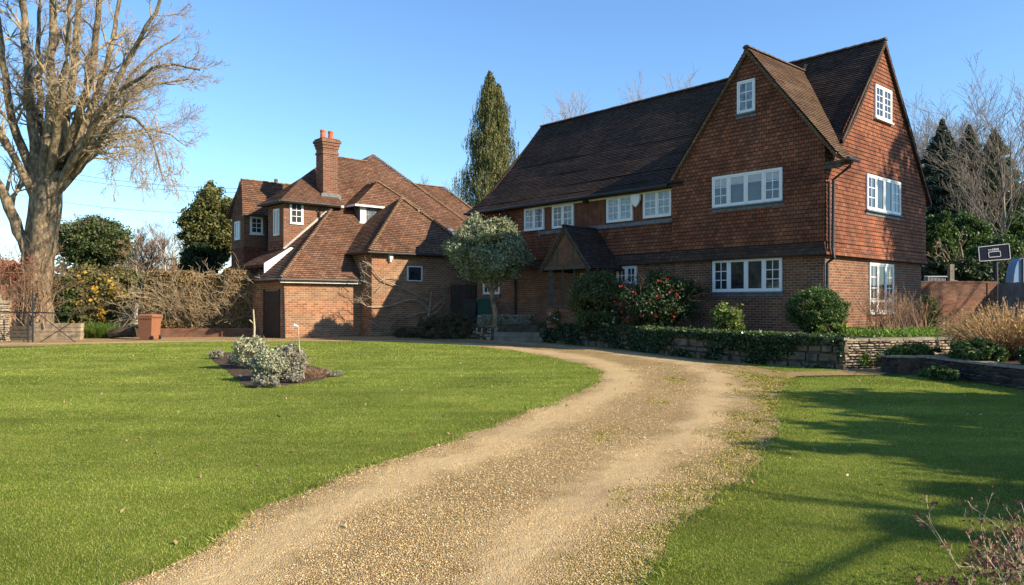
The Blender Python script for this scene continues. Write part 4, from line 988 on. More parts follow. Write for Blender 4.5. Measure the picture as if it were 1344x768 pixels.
# ================================================================ BIG BARE TREE
T = []; rng = np.random.default_rng(21); D0 = 34.0
def A3(px, py, dy=0): v = at(px, py, D0+dy); return np.array([v.x, v.y, v.z])
def limb(pl, r0, r1, n=14):
    P = np.array([A3(*q) for q in pl]); d = np.r_[0, np.cumsum(np.linalg.norm(np.diff(P, axis=0), axis=1))]; x = np.linspace(0, d[-1], n)
    # Catmull-like smoothing by repeated averaging
    Q = np.stack([np.interp(x, d, P[:, k]) for k in range(3)], 1)
    for _ in range(2): Q[1:-1] = Q[1:-1]*.5+(Q[:-2]+Q[2:])*.25
    Q[1:-1] += rng.normal(size=(n-2, 3))*.035
    return Q, np.linspace(r0**.7, r1**.7, n)**(1/.7), d[-1]
big = empty('bare_tree', (at(57, 446, 34).x, 34, 0), 'huge bare deciduous tree with thick pale fluted trunk at the left edge', 'tree')
TR = []
tr = [((26, 452, .0), (36, 400, 0), (38, 340, 0), (44, 290, 0), (51, 240, 0)), ((62, 452, .1), (57, 400, .1), (60, 340, .1), (69, 290, .1), (74, 240, .0)), ((44, 455, -.3), (47, 400, -.25), (50, 340, -.2), (56, 280, -.2), (62, 236, 0))]
for l, r0 in zip(tr, (.38, .38, .48)):
    Q, rad, L = limb(l, r0*1.2, r0*.75, 16); rad = np.interp(np.linspace(0, 1, 16), [0, .1, .25, 1], [r0*1.3, r0*.97, r0*.9, r0*.78]); rad = rad*(1+rng.normal(size=16)*.03); TR.append((Q, rad, 14))
limbs = [  # path, start radius, end radius
 ([(55, 245), (47, 190, .3), (40, 150, .6), (36, 80, .9), (30, 0, 1.2), (26, -90, 1.4)], .36, .12),
 ([(58, 240), (60, 190, -.2), (66, 150, -.4), (70, 60, -.6), (68, -20, -.8), (72, -110, -1)], .34, .12),
 ([(66, 240), (80, 190, .2), (88, 150, .5), (97, 90, .9), (103, 10, 1.2), (112, -90, 1.5)], .32, .1),
 ([(68, 245), (88, 200, -.3), (104, 150, -.7), (122, 100, -1), (128, 30, -1.5), (136, -80, -2)], .32, .1),
 ([(70, 245), (96, 195, .4), (118, 150, .8), (138, 100, 1.2), (150, 40, 1.8), (168, -50, 2.2)], .3, .08),
 ([(72, 250), (104, 200, -.5), (130, 150, -1), (160, 95, -1.5), (200, 20, -2), (230, -40, -2.5)], .3, .06),
 ([(76, 250), (112, 200, .3), (138, 158, .8), (170, 125, 1.4), (205, 108, 2), (248, 104, 2.6)], .27, .05),
 ([(80, 248), (120, 200, -.6), (146, 160, -1.4), (160, 150, -1.8), (185, 156, -2.5), (205, 195, -3), (214, 235, -3)], .22, .03),
 ([(76, 250), (118, 190, .6), (155, 120, 1.4), (195, 70, 2), (236, 46, 2.6)], .22, .04),
 ([(78, 250), (124, 200, 1), (165, 172, 2), (210, 168, 2.8), (245, 192, 3.4)], .2, .03),
 ([(74, 246), (110, 195, -1), (135, 140, -2), (170, 110, -3), (215, 80, -3.8), (262, 92, -4.5)], .24, .04),
 ([(50, 250), (30, 200, .4), (12, 150, .6), (4, 80, .8), (-4, 0, 1), (-12, -80, 1.2)], .3, .09),
 ([(36, 330, 0), (24, 300, 0), (8, 262, -.2), (-16, 215, -.5), (-50, 160, -1), (-80, 90, -1.5)], .36, .12),
 ([(46, 260, 0), (20, 205, -.8), (-8, 165, -1.2), (-30, 110, -2), (-50, 30, -2.4)], .26, .08),
 ([(60, 235), (56, 180, 1), (52, 120, 1.8), (50, 60, 2.6), (56, -30, 3.4)], .28, .08),
 ([(64, 235), (76, 170, -1), (84, 110, -1.8), (90, 40, -2.6), (92, -40, -3.4)], .27, .08)]
sp = dict(n=[16, 10, 6], len=[.42, .5, .6], up=[.06, .05, .03, .0], ang=[42, 46, 44], wob=.13, seg=[8, 7, 5, 4], rr=[.42, .55, .55], rmin=.0065, taper=.22)
TW = []
for pth, r0, r1 in limbs:
    Q, rad, L = limb(pth, r0, r1, 18); rad = rad*.78; TR.append((Q, rad, 9))
    kids(rng, Q, rad, min(L, 7.0), 0, TW, dict(sp, len=[.33, .5, .52]), start=.2)
# the drooping outer twigs
for k in range(15):
    a = A3(rng.uniform(150, 215), rng.uniform(140, 170), rng.uniform(-3, 3)); q = [a]; d = np.array([rng.uniform(-.05, .25), rng.uniform(-.2, .2), -.1])
    for i in range(9): d = d+np.array([rng.normal()*.05, rng.normal()*.05, -.10]); d = d/np.linalg.norm(d)*.36; q.append(q[-1]+d)
    q = np.array(q); TW.append((q, np.linspace(.02, .009, 10), 3)); kids(rng, q, np.linspace(.02, .009, 10), 1.6, 1, TW, dict(sp, up=[0, -.1, -.12, -.1], rmin=.008), start=.2)
tubes_mesh('trunk', TR, M['bark'], big)
tubes_mesh('branches', TW, M['twig'], big)
print('big tree twigs', len(TW))
# brown sucker twigs and reddish leaves round the trunk
T = []; rng = np.random.default_rng(5)
for k in range(60):
    a = A3(rng.uniform(-10, 60), rng.uniform(395, 445), -1.2+rng.uniform(-.6, .6)); grow(rng, a, np.array([rng.normal()*.5, rng.normal()*.4, 1.3]), rng.uniform(1.5, 3.6), .022, 1, T, dict(sp, n=[0, 4, 2], rmin=.007, up=[0, .0, .02, 0]))
th_ = empty('red_leaved_shrub', (at(10, 450, 32.7).x, 32.7, 0), 'tangled bare shrub with a few reddish leaves at the foot of the big tree', 'shrub')
tubes_mesh('stems', T, M['twig_red'], th_)
M['leaf_red'] = leaf_mat('red_leaf', [(.30, .07, .04), (.4, .12, .06), (.22, .1, .06)])
P = np.concatenate([np.stack([at(rng.uniform(-14, 48), rng.uniform(335, 380), 32.7+rng.uniform(-.5, .5)) for _ in range(1)]) for _ in range(420)]); leaves('leaves', P, .06, M['leaf_red'], th_)
def gbush(name, loc, label, mat, n_tw, h, spread, rmat, group=None):
    pass

# ================================================================ TREES AND SHRUBS
M['l_dark'] = leaf_mat('dark_evergreen_leaf', [(.018, .035, .012), (.035, .06, .02), (.06, .085, .03)], .5, .15)
M['l_holm'] = leaf_mat('holm_leaf', [(.035, .06, .018), (.065, .09, .028), (.14, .15, .05)], .5, .15)
M['l_mid'] = leaf_mat('mid_green_leaf', [(.035, .07, .015), (.07, .12, .03), (.12, .17, .05)], .5, .25)
M['l_olive'] = leaf_mat('silver_olive_leaf', [(.14, .16, .085), (.24, .26, .15), (.40, .41, .27)], .5, .2)
M['l_conif'] = leaf_mat('golden_conifer_leaf', [(.05, .07, .025), (.12, .13, .04), (.27, .235, .07)], .6, .15)
M['l_conif_dark'] = leaf_mat('blue_conifer_leaf', [(.012, .028, .018), (.025, .048, .03), (.04, .07, .04)], .6, .1)
M['l_brown'] = leaf_mat('hedge_dead_leaf', [(.17, .11, .045), (.27, .18, .08), (.38, .27, .13)], .8, .15)
M['l_hedge'] = leaf_mat('hedge_mixed_leaf', [(.12, .09, .045), (.2, .16, .06), (.12, .14, .04)], .7, .2)
M['l_yellow'] = leaf_mat('orange_blossom', [(.5, .25, .03), (.62, .36, .04), (.4, .28, .05)], .7, .3)
M['l_lime'] = leaf_mat('lime_leaf', [(.10, .16, .03), (.17, .23, .05), (.25, .3, .08)], .5, .3)
M['l_grass'] = leaf_mat('long_grass_leaf', [(.08, .15, .02), (.13, .22, .03), (.2, .26, .05)], .5, .3)
M['l_ivy'] = leaf_mat('ivy_leaf', [(.015, .035, .012), (.03, .06, .02), (.06, .095, .035)], .35, .1, .5)
M['l_lav'] = leaf_mat('lavender_leaf', [(.19, .17, .12), (.29, .27, .20), (.39, .36, .29)], .8, .15)
M['l_sage'] = leaf_mat('santolina_leaf', [(.22, .24, .14), (.34, .35, .22), (.48, .46, .31)], .8, .15)
M['l_straw'] = leaf_mat('straw_stem', [(.27, .16, .07), (.42, .27, .13), (.55, .39, .2)], .8, .2)
M['l_pink'] = leaf_mat('pink_flower', [(.5, .22, .32), (.62, .35, .45), (.7, .55, .6)], .6, .3)
M['l_redfl'] = leaf_mat('red_bract', [(.32, .035, .025), (.42, .06, .04), (.25, .03, .03)], .5, .25)
M['l_maroon'] = leaf_mat('maroon_seedhead', [(.10, .035, .03), (.17, .06, .05), (.22, .10, .08)], .8, .1)
M['l_white'] = leaf_mat('white_flower', [(.6, .58, .52), (.75, .72, .66), (.7, .7, .7)], .6, .3)
M['l_heath'] = leaf_mat('heather_leaf', [(.075, .06, .03), (.13, .095, .05), (.07, .08, .035)], .8, .1)

def shrub(name, c, r, label, cat, mat, nclump, per, size, z0, stem_r=.03, seed=1, group=None, cs=.28, shell=.45, up=0., aspect=1.7, extra=None, nst=6, stem_mat=None, droop=0.):
    rng = np.random.default_rng(seed); o = empty(name, (c[0], c[1], z0), label, cat, group)
    P = crown_points(rng, c, r, nclump, per, cs, shell, zmin=z0+.02); leaves('leaves', P, size, mat, o, seed=seed, up=up, aspect=aspect, droop=droop)
    T = []
    for k in range(nst):
        a = np.array([c[0]+rng.normal()*r[0]*.12, c[1]+rng.normal()*r[1]*.12, z0-.03]); d = np.array([rng.normal()*r[0], rng.normal()*r[1], r[2]*1.6+.2]); L = min(np.linalg.norm(d), (c[2]+r[2]-z0)*.85)
        grow(rng, a, d, L, stem_r, 1, T, dict(n=[0, 5, 3], len=[.5, .5, .5], up=[0, .05, 0, 0], ang=[40, 45, 40], wob=.12, seg=[5, 5, 4, 3], rr=[.5, .5, .5], rmin=.005, taper=.3))
    tubes_mesh('stems', T, stem_mat or M['stem'], o)
    if extra:
        for nm, m_, n_, sz in extra:
            Q = blob_points(rng, c, np.array(r)*1.0, n_, .85); Q = Q[Q[:, 2] > z0+.1]
            
            for qi, q_ in enumerate(Q): leaves(nm[:-1], q_+rng.normal(size=(5, 3))*sz*.6, sz, m_, o, seed=seed+qi, aspect=1.2)
    return o

# clipped round-headed tree
rt = empty('round_headed_tree', (-.8, 31.5, .7), 'clipped round headed grey green tree on a leaning trunk before the main house', 'tree')
rng = np.random.default_rng(3); cc = (at(641, 338, 31.5).x, 31.5, at(641, 328, 31.5).z)
P = crown_points(rng, cc, (1.66, 1.55, 1.36), 460, 130, .16, .74, squash=.9); P = P[P[:, 2] > 1.6+.1]
P = np.concatenate([P, blob_points(rng, cc, (1.2, 1.15, 1.05), 14000, .2)])
P2 = crown_points(rng, (cc[0], cc[1], cc[2]-.55), (1.6, 1.5, .72), 140, 110, .25, .6)
leaves('crown', np.concatenate([P, P2]), .055, M['l_olive'], rt, aspect=2.2, seed=3)
T = [(np.array([[-.72, 31.5, .65], [-.70, 31.5, 1.2], [-.84, 31.5, 1.9], [-.86, 31.5, 2.8]]), np.array([.13, .11, .10, .12]), 9)]
for k in range(7): grow(rng, np.array([-.85, 31.5, 2.1]), np.array([rng.normal()*.6, rng.normal()*.6, 1]), 1.7, .05, 1, T, dict(n=[0, 5, 3], len=[.5, .5, .5], up=[0, .03, 0, 0], ang=[40, 40, 40], wob=.1, seg=[5, 5, 4, 3], rr=[.5, .5, .5], rmin=.006, taper=.3))
tubes_mesh('trunk', T, M['bark'], rt)

shrub('camellia_bush', (3.2, 27.75, 1.75), (1.15, .95, 1.12), 'rounded dark glossy bush with tiny white flowers right of the porch', 'bush', M['l_holm'], 260, 120, .042, .7, seed=11, cs=.22, shell=.7, extra=[('flowers', M['l_white'], 26, .03)])
shrub('red_flowering_shrub', (5.1, 25.5, 1.7), (1.6, .95, 1.15), 'loose dark shrub with red flower clusters against the front wall', 'shrub', M['l_dark'], 150, 80, .06, .7, seed=12, cs=.34, shell=.4, extra=[('flowers', M['l_redfl'], 60, .065)])
shrub('spurge_clump', (6.85, 23.9, 1.12), (.52, .5, .5), 'bright lime green leafy clump below the ground floor window', 'shrub', M['l_lime'], 60, 45, .07, .7, seed=13, cs=.3)
shrub('rounded_box_bush', (8.72, 21.4, 1.36), (.84, .75, .68), 'dense rounded clipped bush at the corner of the house', 'bush', M['l_mid'], 280, 130, .033, .7, seed=14, cs=.2, shell=.72)
shrub('fern_plant', (8.9, 20.7, .86), (.55, .4, .22), 'low pale green plant at the foot of the rounded corner bush', 'plant', M['l_lime'], 40, 40, .05, .7, seed=15)
# pink bedding behind the wall
for i, (x, y, m_, lb) in enumerate(((1.75, 29.6, 'l_pink', 'pink flowering cyclamen clump nearest the porch'), (2.75, 28.0, 'l_pink', 'pink flower clump under the camellia bush'), (3.55, 26.95, 'l_white', 'pale lilac flower clump at the right of the bedding'), (3.2, 27.3, 'l_mid', 'leafy green clump between the pink flower clumps'))):
    shrub('bedding_plant', (x, y, 1.02), (.38, .32, .33), lb, 'flowers', M['l_mid'], 25, 30, .05, .7, seed=30+i, nst=3, stem_r=.008, extra=[('flowers', M[m_], 14, .055)] if m_ != 'l_mid' else None, group='flower clumps along the terrace wall')
# bare thorny shrub against the end wall
def twiggy(name, c, h, spread, n, label, cat, mat, r=.012, seed=1, z0=.7, sub=(3, 2), leaf=None, rmin=.0035):
    rng = np.random.default_rng(seed); o = empty(name, (c[0], c[1], z0), label, cat); T = []
    for k in range(n):
        a = np.array([c[0]+rng.normal()*spread*.3, c[1]+rng.normal()*spread*.3, z0-.02]); d = np.array([rng.normal()*spread*.55, rng.normal()*spread*.55, h])
        grow(rng, a, d, h*rng.uniform(.6, 1.1), r*rng.uniform(.6, 1.2), 1, T, dict(n=[0, *sub], len=[.5, .42, .4], up=[0, .0, .02, 0], ang=[35, 32, 35], wob=.08, seg=[5, 6, 4, 3], rr=[.5, .6, .6], rmin=rmin, taper=.35))
    tubes_mesh('stems', T, mat, o)
    if leaf:
        tips = np.array([t[0][-1] for t in T]); tips = np.repeat(tips, 3, 0)+rng.normal(size=(len(tips)*3, 3))*.02; leaves('seed_heads', tips, leaf[1], leaf[0], o, seed=seed)
    return o
twiggy('bare_shrub', (11.4, 22.7), 1.35, .8, 75, 'bare brown twiggy shrub in front of the end wall french window', 'shrub', M['twig_red'], .011, 41, sub=(5, 2))
twiggy('bare_shrub', (13.0, 24.0), 1.1, .6, 40, 'smaller bare twiggy shrub at the far end of the gable wall', 'shrub', M['twig_red'], .010, 42, sub=(4, 2))
shrub('upright_shrub', (14.2, 25.4, 1.3), (.33, .3, .62), 'small upright green shrub in front of the shaded brick wall', 'shrub', M['l_mid'], 50, 35, .05, .7, seed=17)
# ground cover of the terrace edge
def cover(name, label, cat, pts, mat, size, seed, spread=.12, h=.1, n=60, kind=None):
    rng = np.random.default_rng(seed); P = []
    for p in pts:
        q = np.repeat(np.array([p]), n, 0)+rng.normal(size=(n, 3))*np.array([spread, spread, h*.5]); q[:, 2] = p[2]+np.abs(q[:, 2]-p[2]); P.append(q)
    P = np.concatenate(P); o = leaves(name, P, size, mat, None, aspect=2.4, seed=seed, up=.8)
    return tag(o, label, cat, kind=kind) if kind != 'stuff' else tag(o, kind='stuff')
rng = np.random.default_rng(77)
cover('ground_cover', None, None, [(rng.uniform(9.2, 16), rng.uniform(19.3, 24.5), .7) for _ in range(600)]+[(rng.uniform(8.2, 16), 0, .7) for _ in range(0)], M['l_grass'], .045, 5, .14, .10, 50, 'stuff')
# ivy: falls over the wall as a few separate plants
def ivy_on(path, z1, segs, seed, label):
    rng = np.random.default_rng(seed); Q = []
    for i, (a, c) in enumerate(zip(path[:-1], path[1:])):
        a = np.array(a); c = np.array(c); L = np.linalg.norm(c-a); d = (c-a)/L; nr = np.array([d[1], -d[0]]); n = int(L*segs)
        u = rng.uniform(0, L, n); z = z1+.10-rng.uniform(0, .85, n)**1.0
        m = np.array([mn.noise(Vector(((a+d*uu)[0]*1.1, (a+d*uu)[1]*1.1, zz*1.6))) for uu, zz in zip(u, z)]); k = (m+rng.normal(size=n)*.10 > -.04+(z < .3)*.12-(z > z1-.1)*.35) & (z > .0)
        u, z = u[k], z[k]; o = rng.uniform(.03, .17, len(u)); o = np.where(z > z1+.02, rng.uniform(-.3, .16, len(u)), o)
        P = a+d*u[:, None]+nr*o[:, None]; Q.append(np.column_stack([P, z]))
    return np.concatenate(Q)
Q = ivy_on(WPf, .72, 4200, 3, '')
leaves('ivy', Q, .052, M['l_ivy'], E1, aspect=1.2, seed=4, up=.0)
rng = np.random.default_rng(12)
cover('wall_foliage', None, None, [(x, y, z) for x, y, z in [(3.0+k*.05*rng.uniform(.9, 1.1), 0, 0) for k in range(0)]]+[tuple(np.array([*(np.array(WPf[i])+(np.array(WPf[i+1])-np.array(WPf[i]))*f), .76])+np.array([.1, .12, 0])) for i in range(2, 5) for f in rng.random(34)], M['l_mid'], .04, 6, .12, .07, 60, 'stuff')
# plants against the sunlit wall
for i, (px, w_, h_, lb) in enumerate(((1127, .22, .5, 'leafy green plant at the corner of the two stone walls'), (1150, .12, .55, 'narrow dark green plant second from the wall corner'), (1168, .14, .5, 'narrow green plant between the wall corner and the raised bed'), (1188, .22, .6, 'taller green plant against the sunlit stone wall'), (1212, .3, .5, 'broad green plant behind the end of the raised bed'))):
    x = (px-672)/980*18.35; shrub('wall_plant', (x, 17.95+(x-8)*.28, h_*.5), (w_, .14, h_*.5), lb, 'plant', M['l_grass'], 30, 26, .045, .0, seed=50+i, nst=3, stem_r=.008, up=.4, group='plants along the sunlit stone wall')
# raised bed planting
def bladeclump(o, name, c, r, h, n, mat, seed, wdt=.006, lean=.5, seg=4):
    rng = np.random.default_rng(seed); T = []
    for k in range(n):
        a = rng.uniform(0, 6.28); q = rng.random()**.5; b0 = np.array([c[0]+math.cos(a)*q*r*.45, c[1]+math.sin(a)*q*r*.45, c[2]]); L = h*rng.uniform(.55, 1.1); d = np.array([math.cos(a)*q*lean*1.3+rng.normal()*.16, math.sin(a)*q*lean*1.3+rng.normal()*.16, 1.]); d /= np.linalg.norm(d); p = [b0]
        for i in range(seg): d = d+np.array([rng.normal()*.05, rng.normal()*.05, -.07*q]); d /= np.linalg.norm(d); p.append(p[-1]+d*L/seg)
        T.append((np.array(p), np.linspace(wdt, wdt*.45, seg+1), 3))
    tubes_mesh(name, T, mat, o, smooth=False); return T
dg = empty('dry_shrub', (10.5, 16.4, .4), 'big mound of dry straw coloured stems in the raised bed', 'dry shrub')
TT = bladeclump(dg, 'stems', (10.95, 16.3, .38), 1.15, 1.25, 2100, plain('straw', (.40, .25, .12), .85, .1, .35, 12), 9, .0065, .95)
rng = np.random.default_rng(2); tips = np.concatenate([t[0][2:] for t in TT]); tips = tips+rng.normal(size=tips.shape)*.03; leaves('seed_heads', tips[rng.random(len(tips)) < .75], .032, M['l_straw'], dg, seed=2, aspect=2)
shrub('low_green_shrub', (9.75, 15.6, .55), (.55, .8, .28), 'low grey green mound spilling over the raised bed wall', 'plant', M['l_mid'], 110, 60, .05, .38, seed=18, up=.5)
shrub('low_green_shrub', (10.0, 13.6, .55), (.5, 1.2, .25), 'dark green low planting in the near part of the raised bed', 'plant', M['l_dark'], 130, 60, .05, .38, seed=19, up=.5)
shrub('low_green_shrub', (9.3, 17.3, .48), (.7, .35, .22), 'green tuft at the far corner of the raised bed', 'plant', M['l_mid'], 70, 50, .05, .34, seed=20, up=.5)
shrub('wall_foot_plant', (8.85, 15.6, .14), (.16, .9, .16), 'sprawling grey green plant at the foot of the raised bed wall', 'plant', M['l_mid'], 50, 36, .05, .0, seed=24, up=.5, nst=3, stem_r=.006)

# lavender hedge, dark mound, and the bank left of the steps
def box_hedge(name, path, w_, z0, z1, mat, size, n, label, cat, seed, jag=.06):
    rng = np.random.default_rng(seed); o = empty(name, (path[0][0], path[0][1], z0), label, cat); Q = []
    for a, c in zip(path[:-1], path[1:]):
        a = np.array(a); c = np.array(c); L = np.linalg.norm(c-a); d = (c-a)/L; nr = np.array([d[1], -d[0]]); m = int(L*n)
        u = rng.uniform(0, L, m); v = rng.uniform(-1, 1, m); h = rng.uniform(0, 1, m)
        s_ = rng.random(m); v = np.where(s_ < .6, np.sign(v)*rng.uniform(.75, 1, m), v); h = np.where(s_ >= .6, rng.uniform(.85, 1, m), h)
        bump_ = np.array([mn.noise(Vector(((a+d*uu)[0]*.9+seed, (a+d*uu)[1]*.9, hh*1.2)))+.6*mn.noise(Vector(((a+d*uu)[0]*2.6, (a+d*uu)[1]*2.6+seed, hh*3))) for uu, hh in zip(u, h)])
        top = z1+jag*2*bump_; z = z0+(top-z0)*h; vv = v*w_/2*(1+.28*bump_)*(1-.25*(h > .9)*rng.random(m))
        Q.append(np.column_stack([a+d*u[:, None]+nr*vv[:, None], z]))
    leaves('leaves', np.concatenate(Q), size, mat, o, seed=seed, aspect=2.2, up=.3)
    return o
box_hedge('lavender_hedge', [(-1.45, 32.6), (.85, 32.2)], .6, .66, 1.06, M['l_lav'], .05, 2600, 'low trimmed grey lavender hedge beside the front path', 'hedge', 5, .02)
shrub('heather_mound', (-2.75, 33.75, .45), (1.75, .9, .66), 'broad dark brown green mound shrub beside the espalier', 'shrub', M['l_heath'], 330, 80, .045, .0, seed=22, cs=.18, shell=.7)
shrub('heather_mound', (-4.7, 34.6, .22), (.9, .5, .3), 'low flat mound at the foot of the espalier wall', 'shrub', M['l_heath'], 120, 60, .045, .0, seed=23, cs=.2, shell=.6)

# espalier trained on the garage wing
es = empty('espalier_tree', W(20.05, 2.0, 0), 'leafless espalier tree with pale limbs trained across the brick wing', 'tree')
def E7(x, y, s_=20.12): t, z = hit_s(440+x/5.6, 330+y/5.6, s_); return np.array(W(s_, t, z))
TT = []; rng = np.random.default_rng(6)
for pl_, r0, r1 in ([[(683, 560), (683, 500), (690, 445), (700, 375)], .085, .05], [[(690, 450), (650, 385), (560, 350), (470, 378), (400, 402), (330, 410), (235, 405)], .05, .022], [[(700, 375), (610, 330), (520, 280), (430, 240), (345, 215), (300, 170), (270, 105), (200, 70)], .045, .018], [[(345, 215), (410, 188), (470, 205), (520, 240)], .022, .012], [[(300, 300), (350, 245), (390, 222)], .02, .012],
    [[(700, 440), (760, 380), (815, 330), (835, 225)], .035, .012], [[(695, 470), (770, 435), (815, 340), (770, 270)], .03, .012], [[(700, 375), (705, 300), (720, 262), (790, 268), (830, 220)], .03, .01], [[(690, 445), (600, 455), (540, 485), (450, 490), (350, 470)], .035, .012], [[(230, 500), (290, 530), (350, 572), (395, 555), (450, 490)], .025, .012], [[(680, 540), (640, 560), (540, 580), (430, 590), (330, 600)], .04, .02],
    [[(270, 105), (235, 75), (240, 110)], .02, .012], [[(290, 360), (230, 322)], .018, .012], [[(285, 280), (255, 235)], .018, .012], [[(260, 190), (195, 140)], .018, .012], [[(228, 402), (175, 340)], .018, .012], [[(228, 402), (155, 350)], .018, .012], [[(240, 235), (185, 212)], .018, .012]):
    Q = np.array([E7(*q) for q in pl_]); n = max(6, len(Q)*3); d = np.r_[0, np.cumsum(np.linalg.norm(np.diff(Q, axis=0), axis=1))]; x = np.linspace(0, d[-1], n); Q = np.stack([np.interp(x, d, Q[:, k]) for k in range(3)], 1)
    for _ in range(2): Q[1:-1] = Q[1:-1]*.5+(Q[:-2]+Q[2:])*.25
    TT.append((Q, np.linspace(r0, r1, n)*.95, 6)); kids(rng, Q, np.linspace(r0, r1, n), 1.0, 1, TT, dict(n=[0, 5, 2], len=[.5, .5, .5], up=[0, .05, .1, 0], ang=[40, 50, 40], wob=.12, seg=[5, 5, 4, 3], rr=[.4, .3, .5], rmin=.005, taper=.4, bias=(-.5, -.3, 0)))
tubes_mesh('branches', TT, plain('espalier_bark', (.33, .27, .19), .9, .1, .3, 8), es)

# ---------------------------------------------------------------- flower bed in the lawn
bed = densify(BED+[BED[0]], .12, .08, 2, 1.8)[:-1]
flat('flower_bed', bed, LAWNZ+.012, M['soil'], drop=.01)
def gpt(px, py): v = G(px, py, .03); return v
def bedshrub(i, px, py, w_, h_, mat, lb, nc=90, per=55, sz=.03):
    v = gpt(px, py); shrub('bed_shrub', (v.x, v.y+w_*.3, h_*.55), (w_, w_*.85, h_*.5), lb, 'shrub', M[mat], nc, per, sz, .04, seed=60+i, cs=.24, shell=.6, up=.5, group='silver shrubs in the lawn bed', nst=8, stem_r=.01, stem_mat=M['twig'])
bedshrub(0, 326, 484, .42, .78, 'l_sage', 'tallest rounded silver shrub at the back of the lawn bed beside the stake', 130)
bedshrub(1, 352, 500, .40, .62, 'l_sage', 'wide silver green shrub in the middle of the lawn bed', 130)
bedshrub(2, 376, 498, .38, .68, 'l_lav', 'grey shrub with brown stems beside the cane', 120)
bedshrub(3, 308, 480, .24, .30, 'l_lav', 'small grey shrub to the left of the stake', 50)
bedshrub(4, 283, 471, .22, .28, 'l_lav', 'smallest grey tuft at the left tip of the lawn bed', 40)
bedshrub(5, 348, 508, .30, .22, 'l_lav', 'low grey tuft along the front edge of the lawn bed', 60)
bedshrub(6, 383, 502, .22, .22, 'l_lav', 'low purplish tuft in front of the cane', 50)
bedshrub(7, 438, 493.5, .22, .13, 'l_lav', 'flat grey tuft at the right tip of the lawn bed', 40)
v = gpt(410, 494); twiggy('dead_perennial', (v.x, v.y), .25, .5, 130, 'short brown dead stems in the right part of the lawn bed', 'dry stems', M['twig_red'], .006, 43, z0=.04, sub=(2, 1))
v = gpt(333, 470); b = MB(); b.tube([(v.x, v.y, 0), (v.x+.02, v.y, .9), (v.x-.01, v.y, 1.42)], [.035, .03, .018], 8); b.tube([(v.x+.01, v.y, 1.0), (v.x-.12, v.y, 1.12)], .018, 6); tag(b.build('stake', M['cane'], None, True), 'weathered wooden stake standing in the lawn bed', 'stake')
v = gpt(393, 497); b = MB(); b.tube([(v.x+.04, v.y, 0), (v.x-.03, v.y, 1.13)], .011, 6); b.tube([(v.x+.1, v.y+.02, 0), (v.x-.02, v.y+.02, .8)], .009, 6); b.build
cn = b.build('cane', M['cane'], None, True); tag(cn, 'thin bamboo cane with white tip in the lawn bed', 'cane')
b = MB(); b.tube([(v.x-.03, v.y, 1.12), (v.x-.10, v.y, 1.14), (v.x-.15, v.y, 1.09)], [.02, .035, .02], 8); b.build('tip', M['white'], cn, True)

# ---------------------------------------------------------------- dead flower stems at the lower right corner
def dead(px, py, Y, n, h, seed, label, spread=.5):
    v = at(px, py, Y); return twiggy('dead_flower_shrub', (v.x, v.y), h, spread, n, label, 'dead shrub', M['cane'], .0032, seed, z0=.02, sub=(4, 2), leaf=(M['l_maroon'], .014), rmin=.0016)
dead(1350, 740, 3.9, 24, .52, 71, 'dead stems with maroon seed heads at the lower right corner', .55)
dead(1275, 800, 3.6, 13, .34, 73, 'short dead stems with dark heads along the bottom edge', .4)
dead(1450, 560, 6.2, 14, .95, 72, 'dead flower stems reaching in from the right edge', .45)
# ================================================================ BACKGROUND
# long tangled hedge
hd = box_hedge('hedge', [(-17.6, 36.4), (-15.2, 36.9), (-12.9, 37.4), (-10.9, 38.0)], 2.2, 0, 3.05, M['l_brown'], .062, 21000, 'long brown leafless tangled hedge left of the garage', 'hedge', 7, .14)
rng = np.random.default_rng(9); T = []
for k in range(150):
    a = np.array([rng.uniform(-17.8, -11), 0, 0]); a[1] = 35.6+(a[0]+17.6)*.24; grow(rng, a, np.array([rng.normal()*.3, rng.normal()*.2-.05, 1.]), rng.uniform(2, 3.3), .02, 1, T, dict(n=[0, 7, 3], len=[.5, .4, .5], up=[0, .02, -.02, 0], ang=[40, 45, 40], wob=.13, seg=[5, 7, 4, 3], rr=[.5, .55, .5], rmin=.008, taper=.35))
tubes_mesh('stems', T, M['twig'], hd)
leaves('green_leaves', crown_points(rng, (-13.2, 36.6, .7), (3.5, .7, .8), 80, 40, .3), .07, M['l_hedge'], hd, seed=3)
def big_shrub(px, pyb, pyt, Y, wpx, mat, lb, seed, nclump=200, per=70, size=.09, cs=.22, name='large_shrub', cat='shrub', extra=None, shell=.55, group=None, depth=.8):
    zt = at(px, pyt, Y).z; zb = max(0, at(px, pyb, Y).z); r = wpx/980*Y/2
    return shrub(name, (at(px, 400, Y).x, Y, (zt+zb)/2), (r, r*depth, (zt-zb)/2), lb, cat, M[mat], nclump, per, size, 0, .05, seed, group, cs, shell, extra=extra)
big_shrub(112, 440, 350, 37, 92, 'l_hedge', 'wide shrub with orange blossom between the big tree and the hedge', 81, 260, 70, .08, extra=[('blossoms', M['l_yellow'], 80, .13)])
big_shrub(88, 430, 362, 36, 40, 'l_mid', 'green bush directly right of the big tree trunk', 82, 110, 60, .08)
big_shrub(150, 400, 345, 40, 60, 'l_hedge', 'green and brown shrub at the left end of the hedge', 83, 140, 60, .08)
for i, px in enumerate((116, 134)):
    o = empty('grass_tussock', (at(px, 440, 34).x, 34, 0), ('bright green long grass tussock left of the log', 'bright green long grass tussock behind the log')[i], 'grass tussock', 'tussocks in front of the hedge'); bladeclump(o, 'blades', (at(px, 440, 34).x, 34, 0), .8, .75, 420, M['l_grass'], 90+i, .012, .5)
